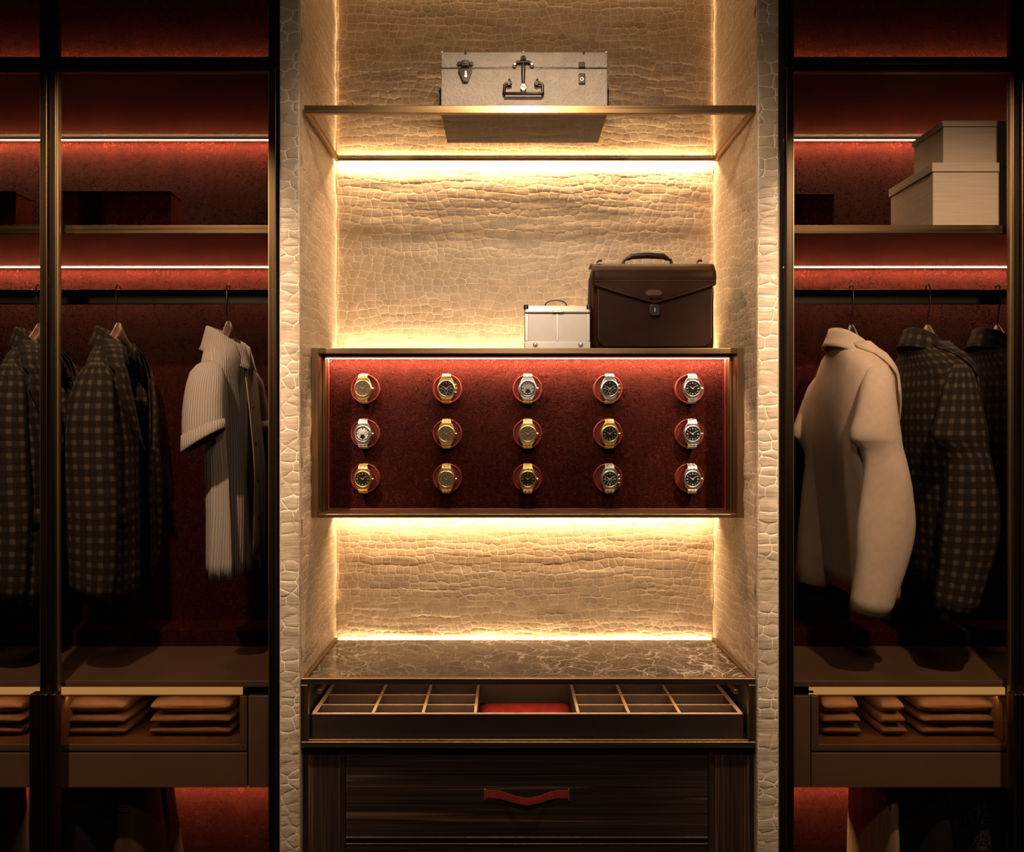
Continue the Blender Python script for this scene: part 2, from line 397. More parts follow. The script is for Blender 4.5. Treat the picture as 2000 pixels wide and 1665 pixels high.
# ------------------------------------------------------------------ building helpers
class MB:
    def __init__(s): s.v = []; s.f = []; s.mi = []; s.uv = {}
    def add(s, vs, fs, mi=0):
        o = len(s.v); s.v += [tuple(p) for p in vs]
        for f in fs: s.f.append(tuple(i + o for i in f)); s.mi.append(mi)
        return s
    def box(s, x0, x1, y0, y1, z0, z1, mi=0):
        x0, x1 = sorted((x0, x1)); y0, y1 = sorted((y0, y1)); z0, z1 = sorted((z0, z1))
        return s.add([(x0, y0, z0), (x1, y0, z0), (x1, y1, z0), (x0, y1, z0), (x0, y0, z1), (x1, y0, z1), (x1, y1, z1), (x0, y1, z1)],
                     [(0, 3, 2, 1), (4, 5, 6, 7), (0, 1, 5, 4), (1, 2, 6, 5), (2, 3, 7, 6), (3, 0, 4, 7)], mi)
    def prism(s, poly, y0, y1, mi=0):
        """polygon in (x, z) extruded along y"""
        n = len(poly)
        a = sum(poly[i][0] * poly[(i + 1) % n][1] - poly[(i + 1) % n][0] * poly[i][1] for i in range(n))
        if a < 0: poly = poly[::-1]
        vs = [(p[0], y0, p[1]) for p in poly] + [(p[0], y1, p[1]) for p in poly]
        fs = [tuple(range(n)), tuple(range(2 * n - 1, n - 1, -1))]
        fs += [(i, i + n, (i + 1) % n + n, (i + 1) % n) for i in range(n)]
        return s.add(vs, fs, mi)
    def ring(s, x0, x1, z0, z1, w, h, y0, y1, mi=0):
        """rectangular frame with bars w wide (sides) and h high (top, bottom)"""
        o = [(x0, z0), (x1, z0), (x1, z1), (x0, z1)]; i = [(x0 + w, z0 + h), (x1 - w, z0 + h), (x1 - w, z1 - h), (x0 + w, z1 - h)]
        vs = [(p[0], y0, p[1]) for p in o + i] + [(p[0], y1, p[1]) for p in o + i]
        fs = []
        for a in range(4):
            b = (a + 1) % 4
            fs += [(a, b, b + 4, a + 4), (b + 8, a + 8, a + 12, b + 12), (b, a, a + 8, b + 8), (a + 4, b + 4, b + 12, a + 12)]
        return s.add(vs, fs, mi)
    def prism_x(s, poly, x0, x1, mi=0):
        """polygon in (y, z) extruded along x"""
        n = len(poly)
        vs = [(x0, p[0], p[1]) for p in poly] + [(x1, p[0], p[1]) for p in poly]
        fs = [tuple(range(n))[::-1], tuple(range(n, 2 * n))]
        fs += [(i, (i + 1) % n, (i + 1) % n + n, i + n) for i in range(n)]
        return s.add(vs, fs, mi)
    def tube(s, pts, r, n=8, cap=True, mi=0, closed=False):
        pts = [Vector(p) for p in pts]
        m = len(pts); rs = r if isinstance(r, (list, tuple)) else [r] * m
        rings = []; up = None
        for i, p in enumerate(pts):
            t = (pts[min(i + 1, m - 1)] - pts[max(i - 1, 0)]).normalized()
            if up is None:
                up = Vector((0, 0, 1)) if abs(t.z) < .9 else Vector((1, 0, 0))
            a = t.cross(up)
            if a.length < 1e-5: a = t.cross(Vector((.3, 1, .2)))
            a.normalize(); b = a.cross(t).normalized(); up = b
            rings.append([p + (a * math.cos(q) + b * math.sin(q)) * rs[i] for q in (2 * math.pi * j / n for j in range(n))])
        return s.loft(rings, True, cap, mi)
    def loft(s, rings, closed=True, cap=False, mi=0, uv=False):
        o = len(s.v); n = len(rings[0]); m = len(rings)
        for r in rings: s.v += [tuple(p) for p in r]
        q = n if closed else n - 1
        if uv:
            us = []
            for r in rings:
                acc = [0.0]
                for j in range(q): acc.append(acc[-1] + (Vector(r[(j + 1) % n]) - Vector(r[j])).length)
                us.append(acc)
            big = max(us, key=lambda a: a[-1])
            vs = [[0.0] * (q + 1)]
            for i in range(1, m):
                vs.append([vs[-1][j] + (Vector(rings[i][j % n]) - Vector(rings[i - 1][j % n])).length for j in range(q + 1)])
            mid = [sum(a) / len(a) for a in vs]
        for i in range(m - 1):
            for j in range(q):
                j2 = (j + 1) % n
                f = (o + i * n + j, o + i * n + j2, o + (i + 1) * n + j2, o + (i + 1) * n + j)
                if uv:
                    s.uv[len(s.f)] = [(big[j], mid[i]), (big[j + 1], mid[i]), (big[j + 1], mid[i + 1]), (big[j], mid[i + 1])]
                s.f.append(f); s.mi.append(mi)
        if cap:
            s.f.append(tuple(o + j for j in range(n))[::-1]); s.mi.append(mi)
            s.f.append(tuple(o + (m - 1) * n + j for j in range(n))); s.mi.append(mi)
        return s
    def lathe_y(s, prof, c=(0, 0, 0), n=24, mi=0):
        """profile of (radius, y) turned about the y axis"""
        rings = [[(c[0] + max(r, 1e-5) * math.cos(2 * math.pi * j / n), c[1] + y, c[2] + max(r, 1e-5) * math.sin(2 * math.pi * j / n)) for j in range(n)] for r, y in prof]
        return s.loft(rings, True, False, mi)
    def lathe_z(s, prof, c=(0, 0, 0), n=24, mi=0):
        rings = [[(c[0] + max(r, 1e-5) * math.cos(2 * math.pi * j / n), c[1] + max(r, 1e-5) * math.sin(2 * math.pi * j / n), c[2] + z) for j in range(n)] for r, z in prof]
        return s.loft(rings, True, False, mi)
    def build(s, name, mat, parent=None, smooth=False, bevel=0, seg=2, solid=0, sub=0, label=None, angle=40, fix=True):
        w = wloc(parent)
        me = bpy.data.meshes.new(name)
        me.from_pydata([(p[0] - w[0], p[1] - w[1], p[2] - w[2]) for p in s.v], [], s.f)
        for mm in (mat if isinstance(mat, (list, tuple)) else [mat]): me.materials.append(mm)
        if any(s.mi): me.polygons.foreach_set('material_index', s.mi)
        if s.uv:
            ul = me.uv_layers.new(name='UVMap')
            for fi, uvs in s.uv.items():
                st = me.polygons[fi].loop_start
                for q, t in enumerate(uvs): ul.data[st + q].uv = t
        if fix:
            bm = bmesh.new(); bm.from_mesh(me); bmesh.ops.recalc_face_normals(bm, faces=bm.faces); bm.to_mesh(me); bm.free()
        if smooth or bevel:
            me.polygons.foreach_set('use_smooth', [True] * len(me.polygons))
        me.update()
        o = bpy.data.objects.new(name, me); C.objects.link(o)
        if parent: o.parent = parent
        if solid:
            md = o.modifiers.new('solid', 'SOLIDIFY'); md.thickness = solid; md.offset = -1
        if sub:
            md = o.modifiers.new('sub', 'SUBSURF'); md.levels = sub; md.render_levels = sub
        if bevel:
            md = o.modifiers.new('bevel', 'BEVEL'); md.width = bevel; md.segments = seg; md.limit_method = 'ANGLE'; md.angle_limit = R(35)
            md.harden_normals = True
        if smooth and not bevel and not sub:
            try: me.set_sharp_from_angle(angle=R(angle))
            except Exception: pass
        if label: o['label'] = label
        return o

def wloc(o):
    t = Vector((0, 0, 0))
    while o: t += o.location; o = o.parent
    return t

def thing(name, label, cat, loc=(0, 0, 0), group=None):
    o = bpy.data.objects.new(name, None); C.objects.link(o)
    o.location = loc; o.empty_display_size = .05
    o['label'] = label; o['category'] = cat
    if group: o['group'] = group
    return o

def struct(o):
    o['kind'] = 'structure'; return o

def copy_tree(o, parent=None):
    c = o.copy(); C.objects.link(c)
    if parent is not None: c.parent = parent
    for ch in list(o.children): copy_tree(ch, c)
    return c

def bx(name, mat, parent, x0, x1, y0, y1, z0, z1, bevel=.0015, label=None):
    return MB().box(x0, x1, y0, y1, z0, z1).build(name, mat, parent, bevel=bevel, label=label)

def rounded_poly(x0, x1, z0, z1, r, n=5, corners=(1, 1, 1, 1)):
    """corners: bottom left, bottom right, top right, top left"""
    out = []
    for i, (cx, cz, a0) in enumerate(((x0, z0, 180), (x1, z0, 270), (x1, z1, 0), (x0, z1, 90))):
        if not corners[i]: out.append((cx, cz)); continue
        ox = cx + (r if cx == x0 else -r); oz = cz + (r if cz == z0 else -r)
        for q in range(n + 1):
            a = R(a0 + 90 * q / n)
            out.append((ox + r * math.cos(a), oz + r * math.sin(a)))
    return out

# ------------------------------------------------------------------ the room
CEIL = 3.2
struct(MB().box(-2.7, 2.7, -4.2, .75, -.05, 0).build('floor', M['floor']))
struct(MB().box(-2.7, 2.7, -4.2, .75, CEIL, CEIL + .05).build('ceiling', M['ceiling']))
struct(MB().box(-2.75, -2.7, -4.2, .75, 0, CEIL).build('wall_left', M['room']))
struct(MB().box(2.7, 2.75, -4.2, .75, 0, CEIL).build('wall_right', M['room']))
struct(MB().box(-2.7, 2.7, -4.25, -4.2, 0, CEIL).build('wall_front', M['room']))

# embossed leather: every scale is a domed polygon with a recessed groove round it
def scale_cells(u0, u1, v0, v1, ph, cw, seed):
    rnd = random.Random(seed)
    rows = []; v = v0 - 2 * ph; i = 0
    while v < v1 + 2 * ph:
        h = ph * rnd.uniform(.72, 1.3)
        rows.append((v + h / 2, h)); v += h
    seeds = []
    for i, (vc, h) in enumerate(rows):
        u = u0 - 2 * cw + rnd.uniform(0, cw); wrow = rnd.uniform(.85, 1.2)
        while u < u1 + 2 * cw:
            w = cw * wrow * rnd.uniform(.65, 1.35)
            uc = u + w / 2
            wave = .75 * ph * noise.noise((uc * 9, vc * 9, seed * 3.1)) + 1.5 * ph * noise.noise((uc * 2.2, vc * 2.6, seed * 1.7))
            seeds.append((uc, vc + wave + rnd.uniform(-.13, .13) * ph, h))
            u += w
    g = {}
    cs = max(cw, ph) * 1.3
    for n_, (a, b, _) in enumerate(seeds): g.setdefault((int(a // cs), int(b // cs)), []).append(n_)
    cells = []
    KV = 1.45                                        # rows read stronger than columns
    for n_, (a, b, h) in enumerate(seeds):
        if a < u0 - cw or a > u1 + cw or b < v0 - ph or b > v1 + ph: continue
        ia, ib = int(a // cs), int(b // cs)
        nb = [m for p in (-2, -1, 0, 1, 2) for q in (-2, -1, 0, 1, 2) for m in g.get((ia + p, ib + q), ()) if m != n_]
        nb.sort(key=lambda m: (seeds[m][0] - a) ** 2 + ((seeds[m][1] - b) * KV) ** 2)
        poly = [(a - 3 * cw, b - 3 * cw), (a + 3 * cw, b - 3 * cw), (a + 3 * cw, b + 3 * cw), (a - 3 * cw, b + 3 * cw)]
        planes = []
        for m in nb[:18]:
            dx, dy = seeds[m][0] - a, (seeds[m][1] - b) * KV * KV
            planes.append((dx, dy, dx * (a + seeds[m][0]) / 2 + dy * (b + seeds[m][1]) / 2))
        planes += [(-1, 0, -u0), (1, 0, u1), (0, -1, -v0), (0, 1, v1)]
        for nx, ny, c in planes:
            out = []; L_ = len(poly)
            for i in range(L_):
                p, q = poly[i], poly[(i + 1) % L_]
                dp, dq = nx * p[0] + ny * p[1] - c, nx * q[0] + ny * q[1] - c
                if dp <= 0: out.append(p)
                if (dp < 0 < dq) or (dq < 0 < dp):
                    t = dp / (dp - dq); out.append((p[0] + t * (q[0] - p[0]), p[1] + t * (q[1] - p[1])))
            poly = out
            if len(poly) < 3: break
        if len(poly) >= 3:
            clean = [poly[0]]
            for p in poly[1:]:
                if abs(p[0] - clean[-1][0]) + abs(p[1] - clean[-1][1]) > .0012: clean.append(p)
            if len(clean) > 3 and abs(clean[0][0] - clean[-1][0]) + abs(clean[0][1] - clean[-1][1]) < .0012: clean.pop()
            if len(clean) >= 3:
                fine = []
                for i in range(len(clean)):
                    p, q = clean[i], clean[(i + 1) % len(clean)]
                    fine.append(p)
                    if math.hypot(p[0] - q[0], p[1] - q[1]) > .011: fine.append(((p[0] + q[0]) / 2, (p[1] + q[1]) / 2))
                wob = []
                for p in fine:
                    e_ = min(1, min(p[0] - u0, u1 - p[0], p[1] - v0, v1 - p[1]) / .012)
                    wob.append((p[0] + .0048 * e_ * noise.noise((p[0] * 62, p[1] * 62, seed)), p[1] + .0058 * e_ * noise.noise((p[0] * 58, p[1] * 62, seed + 40))))
                cells.append(wob)
    return cells

def relief(u, v, seed):
    return .0035 * noise.noise((u * 3.0, v * 17, seed)) + .0016 * noise.noise((u * 9, v * 40, seed + 5))

def croc_panel(mb, u0, u1, v0, v1, place, ph=.028, cw=.033, seed=1, gw=.0006, dome=.0010):
    """place(u, v, h) gives the world point of surface coordinate (u, v) raised by h"""
    for poly in scale_cells(u0, u1, v0, v1, ph, cw, seed):
        n = len(poly)
        cu = sum(p[0] for p in poly) / n; cv = sum(p[1] for p in poly) / n
        ch = []
        for i in range(n):
            p, q = poly[i], poly[(i + 1) % n]
            ch.append((p[0] * .86 + q[0] * .14, p[1] * .86 + q[1] * .14)); ch.append((p[0] * .14 + q[0] * .86, p[1] * .14 + q[1] * .86))
        def shrink(pts, d):
            o = []
            for p in pts:
                l = math.hypot(p[0] - cu, p[1] - cv)
                t = max(.15, 1 - d / max(l, 1e-4)); o.append((cu + (p[0] - cu) * t, cv + (p[1] - cv) * t))
            return o
        r1 = shrink(ch, gw); r2 = shrink(ch, gw + .0016); r3 = shrink(ch, gw + .0065)
        hh = dome * random.uniform(.75, 1.2)
        vs = [place(p[0], p[1], relief(p[0], p[1], seed)) for p in poly]
        for rr, h in ((r1, .0002), (r2, hh * .62), (r3, hh * .95)):
            vs += [place(p[0], p[1], relief(p[0], p[1], seed) + h) for p in rr]
        vs.append(place(cu, cv, relief(cu, cv, seed) + hh))
        o1, o2, o3, ce = n, 3 * n, 5 * n, 7 * n
        fg, fs = [], []
        for i in range(n):
            j = (i + 1) % n
            fg.append((i, j, o1 + 2 * i + 1, o1 + 2 * i))
            fg.append((i, o1 + 2 * i, o1 + (2 * i - 1) % (2 * n)))
        for i in range(2 * n):
            j = (i + 1) % (2 * n)
            fs.append((o1 + i, o1 + j, o2 + j, o2 + i)); fs.append((o2 + i, o2 + j, o3 + j, o3 + i)); fs.append((o3 + i, o3 + j, ce))
        mb.add(vs, fg, 1)
        o = len(mb.v) - len(vs)
        for f in fs: mb.f.append(tuple(q + o for q in f)); mb.mi.append(0)

ZB = Z(1500)          # leather runs down behind the counter
CM = [M['croc'], M['croc_groove']]
mb = MB()
croc_panel(mb, NL, NR, Z(1330, .45), 3.15, lambda u, v, h: (u, WALL_Y - h, v), .0245, .028, 1)
mb.box(NL, NR, WALL_Y + .006, WALL_Y + .05, 0, CEIL, 1)
struct(mb.build('wall_back', CM, smooth=True, fix=False, angle=80))
PW = X(545)           # outer edge of the left pier
def pier(name, xin, xout, sgn, seed):
    mb = MB()
    # reveal of the niche
    croc_panel(mb, 0.012, WALL_Y, Z(1345), 3.15, (lambda u, v, h: (xin + sgn * h, u, v)), .027, .032, seed)
    # front face, cells larger
    lo, hi = min(xin, xout), max(xin, xout)
    croc_panel(mb, lo + .004, hi - .004, .0, 3.15, (lambda u, v, h: (u, -h, v)), .029, .048, seed + 1, .0008, .0016)
    # rounded nosing between both faces and the solid core
    for c in (0, 1):
        pass
    core = [(xin, .012), (xin - sgn * .0012, .004), (xin - sgn * .004, .0), (xout + sgn * .004, .0), (xout, .004), (xout, .60), (xin - sgn * .003, .60), (xin - sgn * .003, .012)]
    n = len(core)
    z0, z1 = 0, CEIL
    vs = [(p[0], p[1], z0) for p in core] + [(p[0], p[1], z1) for p in core]
    fs = [(i, (i + 1) % n, (i + 1) % n + n, i + n) for i in range(n)]
    mb.add(vs, fs, 0)
    struct(mb.build(name, CM, smooth=True, fix=False, angle=80))
pier('wall_pier_left', NL, PW, 1, 11)
pier('wall_pier_right', NR, X(1522), -1, 21)
struct(MB().box(NL, NR, .02, WALL_Y, 3.15, CEIL).build('ceiling_niche', M['croc']))

# hanging spotlights, the last an added fill lamp out of view
for i, (sx, sy, sz, e) in enumerate(SPOTS + [(FILL[0], FILL[1], FILL[2], 0)]):
    t = thing('pendant_spotlight', 'small bronze pendant spotlight %s' % ('before the left wardrobe', 'before the leather niche', 'before the right wardrobe', 'added as unseen fill light, farther out in the room')[i], 'lamp', (sx, sy, sz), 'ceiling spotlights')
    MB().lathe_z([(.0, .20), (.042, .20), (.045, .195), (.045, .012), (.041, .010), (.041, .03), (.0, .032)], (sx, sy, sz), 24).build('housing', M['bronze'], t, smooth=True)
    MB().tube([(sx, sy, sz + .20), (sx, sy, CEIL)], .005, 8).build('rod', M['bronze'], t, smooth=True)
    MB().lathe_z([(.0, CEIL - .012), (.04, CEIL - .012), (.04, CEIL)], (sx, sy, 0), 20).build('ceiling_rose', M['bronze'], t, smooth=True)

# ------------------------------------------------------------------ wardrobes
def door(parent, px0, px1, py0, py1, pull=None, z0=None, z1=None):
    """framed smoked glass leaf; px, py on the plane Y=0"""
    x0, x1 = X(px0), X(px1)
    zb = Z(py1) if z0 is None else z0
    zt = Z(py0) if z1 is None else z1
    sw, rw = .0195, .0125
    mb = MB()
    ya, yb = -.004, .022
    mb.ring(x0, x1, zb, zt, sw, rw, ya, yb)
    fr = mb.build('door', M['bronze'], parent, bevel=.0022, seg=3)
    lip = MB(); li = .0035
    lip.ring(x0 + sw, x1 - sw, zb + rw, zt - rw, li, .002, .002, .016)
    lip.build('glazing_bead', M['brass_v'], fr)
    MB().box(x0 + sw - .002, x1 - sw + .002, .009, .0125, zb + rw - .002, zt - rw + .002).build('glass_pane', M['smoke'], fr)
    for (p0, p1) in (pull or ()):
        MB().box(X(p0, -.035), X(p1, -.035), -.035, -.005, z0, Z(1357, -.035)).build('pull_handle', M['bronze'], fr, bevel=.004, seg=3)
    return fr

def wardrobe(side):
    s = -1 if side == 'left' else 1
    xi = X(543) if s < 0 else X(1524)            # pier side
    xo = X(-430) if s < 0 else X(2440)           # far side
    lo, hi = min(xi, xo), max(xi, xo)
    t = thing('wardrobe', 'tall wardrobe with bronze framed smoked glass doors on the %s of the leather niche' % side, 'wardrobe', ((lo + hi) / 2, .28, 0))
    bx('back_panel', M['red'], t, lo, hi, BACK_Y, BACK_Y + .02, .03, CEIL - .02, 0, 'crimson crinkled leather back panel')
    sw = .018
    bx('side_panel', M['black'], t, xi - (sw if s > 0 else 0) * 0, xi + s * sw, .026, BACK_Y, .03, CEIL - .02)
    bx('side_panel', M['black'], t, xo, xo - s * sw, .026, BACK_Y, .03, CEIL - .02)
    bx('top_panel', M['black'], t, lo, hi, .026, BACK_Y, CEIL - .02, CEIL - .005)
    bx('plinth', M['black'], t, lo, hi, .03, BACK_Y, 0, .06)
    il, ih = lo + sw, hi - sw
    # divider between upper and lower doors
    bx('divider_panel', M['gloss_under'], t, il, ih, .030, .528, Z(147, .05), Z(120, .05))
    bx('led_profile', M['black'], t, il, ih, .505, .538, Z(128, .53), Z(120, .53))
    bx('led_strip', M['led_red'], t, il, ih, .523, .5375, Z(275, .53), Z(273, .53), 0)
    # middle shelf
    bx('shelf', M['gloss_under'], t, il, ih, .062, .528, Z(456, .06), Z(441, .06))
    bx('shelf_edge', M['edge_bronze'], t, il, ih, .052, .062, Z(457, .055), Z(440, .055), .0015, 'bronze shelf edge')
    bx('led_strip', M['led_red'], t, il, ih, .523, .5375, Z(523.5, .53), Z(521.5, .53), 0)
    # clothes rail
    bx('clothes_rail', M['black'], t, il, ih, .282, .298, Z(595, .29), Z(566, .29), .004)
    bx('rail_edge', M['bronze_h'], t, il, ih, .279, .282, Z(596, .29), Z(594, .29), .0008)
    # lower shelf, leather upstand behind it
    bx('shelf', M['shelf_brown'], t, il, ih, .056, BACK_Y, Z(1342, .05), Z(1331.5, .05))
    bx('shelf_edge', M['taupe_dark'], t, il, ih, .050, .056, Z(1342.5, .05), Z(1331, .05))
    bx('leather_upstand', M['red'], t, il, ih, .40, BACK_Y, Z(1331.5, .05), Z(1331.5, .05) + .05)
    return t, il, ih

def drawer_unit(t, pa, pb, fill):
    """pa..pb drawer fronts in photo pixels, fill = (p0, p1) blank panel or None"""
    Y0 = .060
    xa, xb = X(pa, Y0), X(pb, Y0)
    fl = fill is not None and fill[0] < pa
    xx = lambda p: X(p, Y0)
    z = lambda p: Z(p, Y0)
    # glazed upper drawer
    dm = MB()
    jl, jr = (14, 8) if fl else (8, 14)
    zt_, zm_, zl_ = z(1361), z(1455.5), z(1467)
    dm.prism([(xa, zl_), (xb, zl_), (xb, zt_), (xx(pb - jr), zt_), (xx(pb - jr), zm_), (xx(pa + jl), zm_), (xx(pa + jl), zt_), (xa, zt_)], Y0, Y0 + .018)
    d = dm.build('drawer', M['taupe_dark'], t, bevel=.001)
    MB().box(xx(pa + jl) - .001, xx(pb - jr) + .001, Y0 + .006, Y0 + .011, z(1456), z(1361)).build('drawer_glass', M['bronze_glass'], d)
    bx('glass_edge', M['brass'], d, xx(pa + jl), xx(pb - jr), Y0 + .004, Y0 + .013, z(1361.5), z(1360), 0)
    bx('drawer_base', M['taupe'], d, xa + .003, xb - .003, Y0 + .019, .40, z(1466), z(1456))
    bx('drawer_back', M['taupe'], d, xa + .003, xb - .003, .385, .40, z(1455.5), z(1350))
    for a in (xa + .002, xb - .012): bx('drawer_side', M['taupe'], d, a, a + .010, Y0 + .019, .384, z(1455.5), z(1372))
    # solid lower drawer
    d2 = bx('drawer', M['taupe'], t, xa, xb, Y0, Y0 + .018, z(1539), z(1471.5), .0012)
    bx('drawer_box', M['black'], d2, xa + .004, xb - .004, Y0 + .019, .19, z(1538), z(1472), 0)
    bx('rail_panel', M['black'], t, xa + .002, xb - .002, Y0 + .006, Y0 + .0175, z(1470.6), z(1467.6), 0)
    # light panel under the shelf above
    bx('light_bar', M['led_soft'], t, xx(pa + jl - 8 if not fl else pa + 4), xx(pb - jr + (8 if fl else -2)), .088, .096, Z(1359, .09), Z(1343.5, .09), .001)
    if fill:
        f0, f1 = fill
        bx('filler_panel', M['taupe'], t, xx(f0), xx(f1), Y0, Y0 + .36, z(1539), z(1360), .0012)
        bx('filler_cap', M['black'], t, xx(f0 - (0 if fl else 12)), xx(f1 + (12 if fl else 0)), Y0 + .022, Y0 + .30, z(1359.4), z(1356), 0)

tl, ll, lh = wardrobe('left')
door(tl, -350, 93.5, 0, 121, z1=CEIL - .02)
door(tl, 97, 540, 0, 121, z1=CEIL - .02)
door(tl, -350, 93.5, 130, 0, pull=[(56, 91)], z0=.07)
door(tl, 97, 540, 130, 0, pull=[(96, 108)], z0=.07)
drawer_unit(tl, 104, 482, (485, 527))
drawer_unit(tl, -330, 84, None)
bx('partition', M['black'], tl, X(86, .07), X(102, .07), .066, BACK_Y, .06, Z(1345, .06))
tr, rl, rh = wardrobe('right')
door(tr, 1535, 1990, 0, 121, z1=CEIL - .02)
door(tr, 1994, 2436, 0, 121, z1=CEIL - .02)
door(tr, 1535, 1990, 130, 0, pull=[(1982, 1996)], z0=.07)
door(tr, 1994, 2436, 130, 0, pull=[(1999, 2030)], z0=.07)
drawer_unit(tr, 1585, 1976, (1546, 1583))
drawer_unit(tr, 1996, 2330, None)
bx('partition', M['black'], tr, X(1979, .07), X(1993, .07), .066, BACK_Y, .06, Z(1345, .06))

# ------------------------------------------------------------------ glass shelf in the niche
zg = Z(209, .01)
gs = thing('glass_shelf', 'clear glass shelf in a brass frame carrying the grey case', 'shelf', ((NL + NR) / 2, .2, zg))
bx('front_rail', M['brass'], gs, X(594, .006), X(1476, .006), .004, .018, Z(222, .006), Z(206, .006), .002)
for s in (0, 1):
    xa = X(594, .006) if not s else X(1476, .006) - .010
    bx('side_rail', M['brass'], gs, xa, xa + .010, .018, .402, Z(221, .006), Z(207, .006), .0015)
bx('back_rail', M['brass'], gs, X(594, .006), X(1476, .006), .402, .412, Z(313, .402), Z(303, .402), .0015)
MB().box(X(594, .006) + .010, X(1476, .006) - .010, .018, .402, zg - .010, zg).build('glass_pane', M['clear'], gs)
bx('led_strip', M['led'], gs, NL + .004, NR - .004, .413, .417, Z(311, .402), Z(306, .402), 0)

# ------------------------------------------------------------------ watch display box
BY, PY = .113, .2286
bl, br = X(608, BY), X(1454, BY); bt, bb = Z(680, BY), Z(1012, BY)
wb = thing('watch_cabinet', 'wide brass framed watch cabinet lined in crimson leather across the niche', 'cabinet', ((bl + br) / 2, BY, bb))
fwx = X(622, BY) - bl
bx('frame_side', M['brass_v'], wb, bl, bl + fwx, BY, BY + .012, bb, bt, .0015)
bx('frame_side', M['brass_v'], wb, br - fwx, br, BY, BY + .012, bb, bt, .0015)
bx('frame_top', M['brass'], wb, bl + fwx, br - fwx, BY, BY + .012, Z(691, BY), bt, .0015)
bx('frame_bottom', M['brass'], wb, bl + fwx, br - fwx, BY, BY + .012, bb, Z(1004.5, BY), .0015)
bx('side_panel', M['brass_v'], wb, bl + .004, bl + fwx - .001, BY + .012, .37, bb + .001, bt - .001, 0)
bx('side_panel', M['brass_v'], wb, br - fwx + .001, br - .004, BY + .012, .37, bb + .001, bt - .001, 0)
bx('top_panel', M['brass'], wb, bl + .004, br - .004, BY + .012, .37, bt - .014, bt, 0)
bx('bottom_panel', M['brass'], wb, bl + .004, br - .004, BY + .012, .37, bb, bb + .010, 0)
bx('back_panel', M['black'], wb, bl + .01, br - .01, .355, .368, bb + .01, bt - .014, 0)
il, ir, it, ib = bl + fwx, br - fwx, bt - .014, bb + .010
bx('leather_panel', M['red'], wb, il + .0005, ir - .0005, PY, PY + .012, ib, it, 0, 'crimson crinkled leather panel')
wl_ = MB()
wl_.prism([(il, ib), (ir, ib), (ir, it), (ir - .006, it), (ir - .006, ib + .005), (il + .006, ib + .005), (il + .006, it), (il, it)], PY - .004, PY)
wl_.build('leather_piping', M['red_rim'], wb, bevel=.0015)
bx('inner_lip', M['brass_v'], wb, il, il + .006, .165, .175, ib, it - .004, .001)
bx('inner_lip', M['brass_v'], wb, ir - .006, ir, .165, .175, ib, it - .004, .001)
bx('led_profile', M['bronze_h'], wb, il, ir, .150, .200, it - .008, it - .001, .001)
bx('led_strip', M['led_pink'], wb, il + .004, ir - .004, .196, .202, it - .0105, it - .0082, 0)
bx('led_strip', M['led'], wb, bl + .01, br - .01, .371, .376, bt - .016, bt - .010, 0)
bx('led_strip', M['led'], wb, bl + .01, br - .01, .371, .376, bb + .006, bb + .012, 0)
# piping stitches on the leather
st = MB()
for i in range(120):
    zz = ib + .01 + (it - ib - .02) * i / 120
    for xx_ in (il + .010, ir - .010): st.box(xx_ - .0006, xx_ + .0006, PY - .0008, PY, zz, zz + .0016)
st.build('stitching', M['red_rim'], wb)['kind'] = 'stuff'

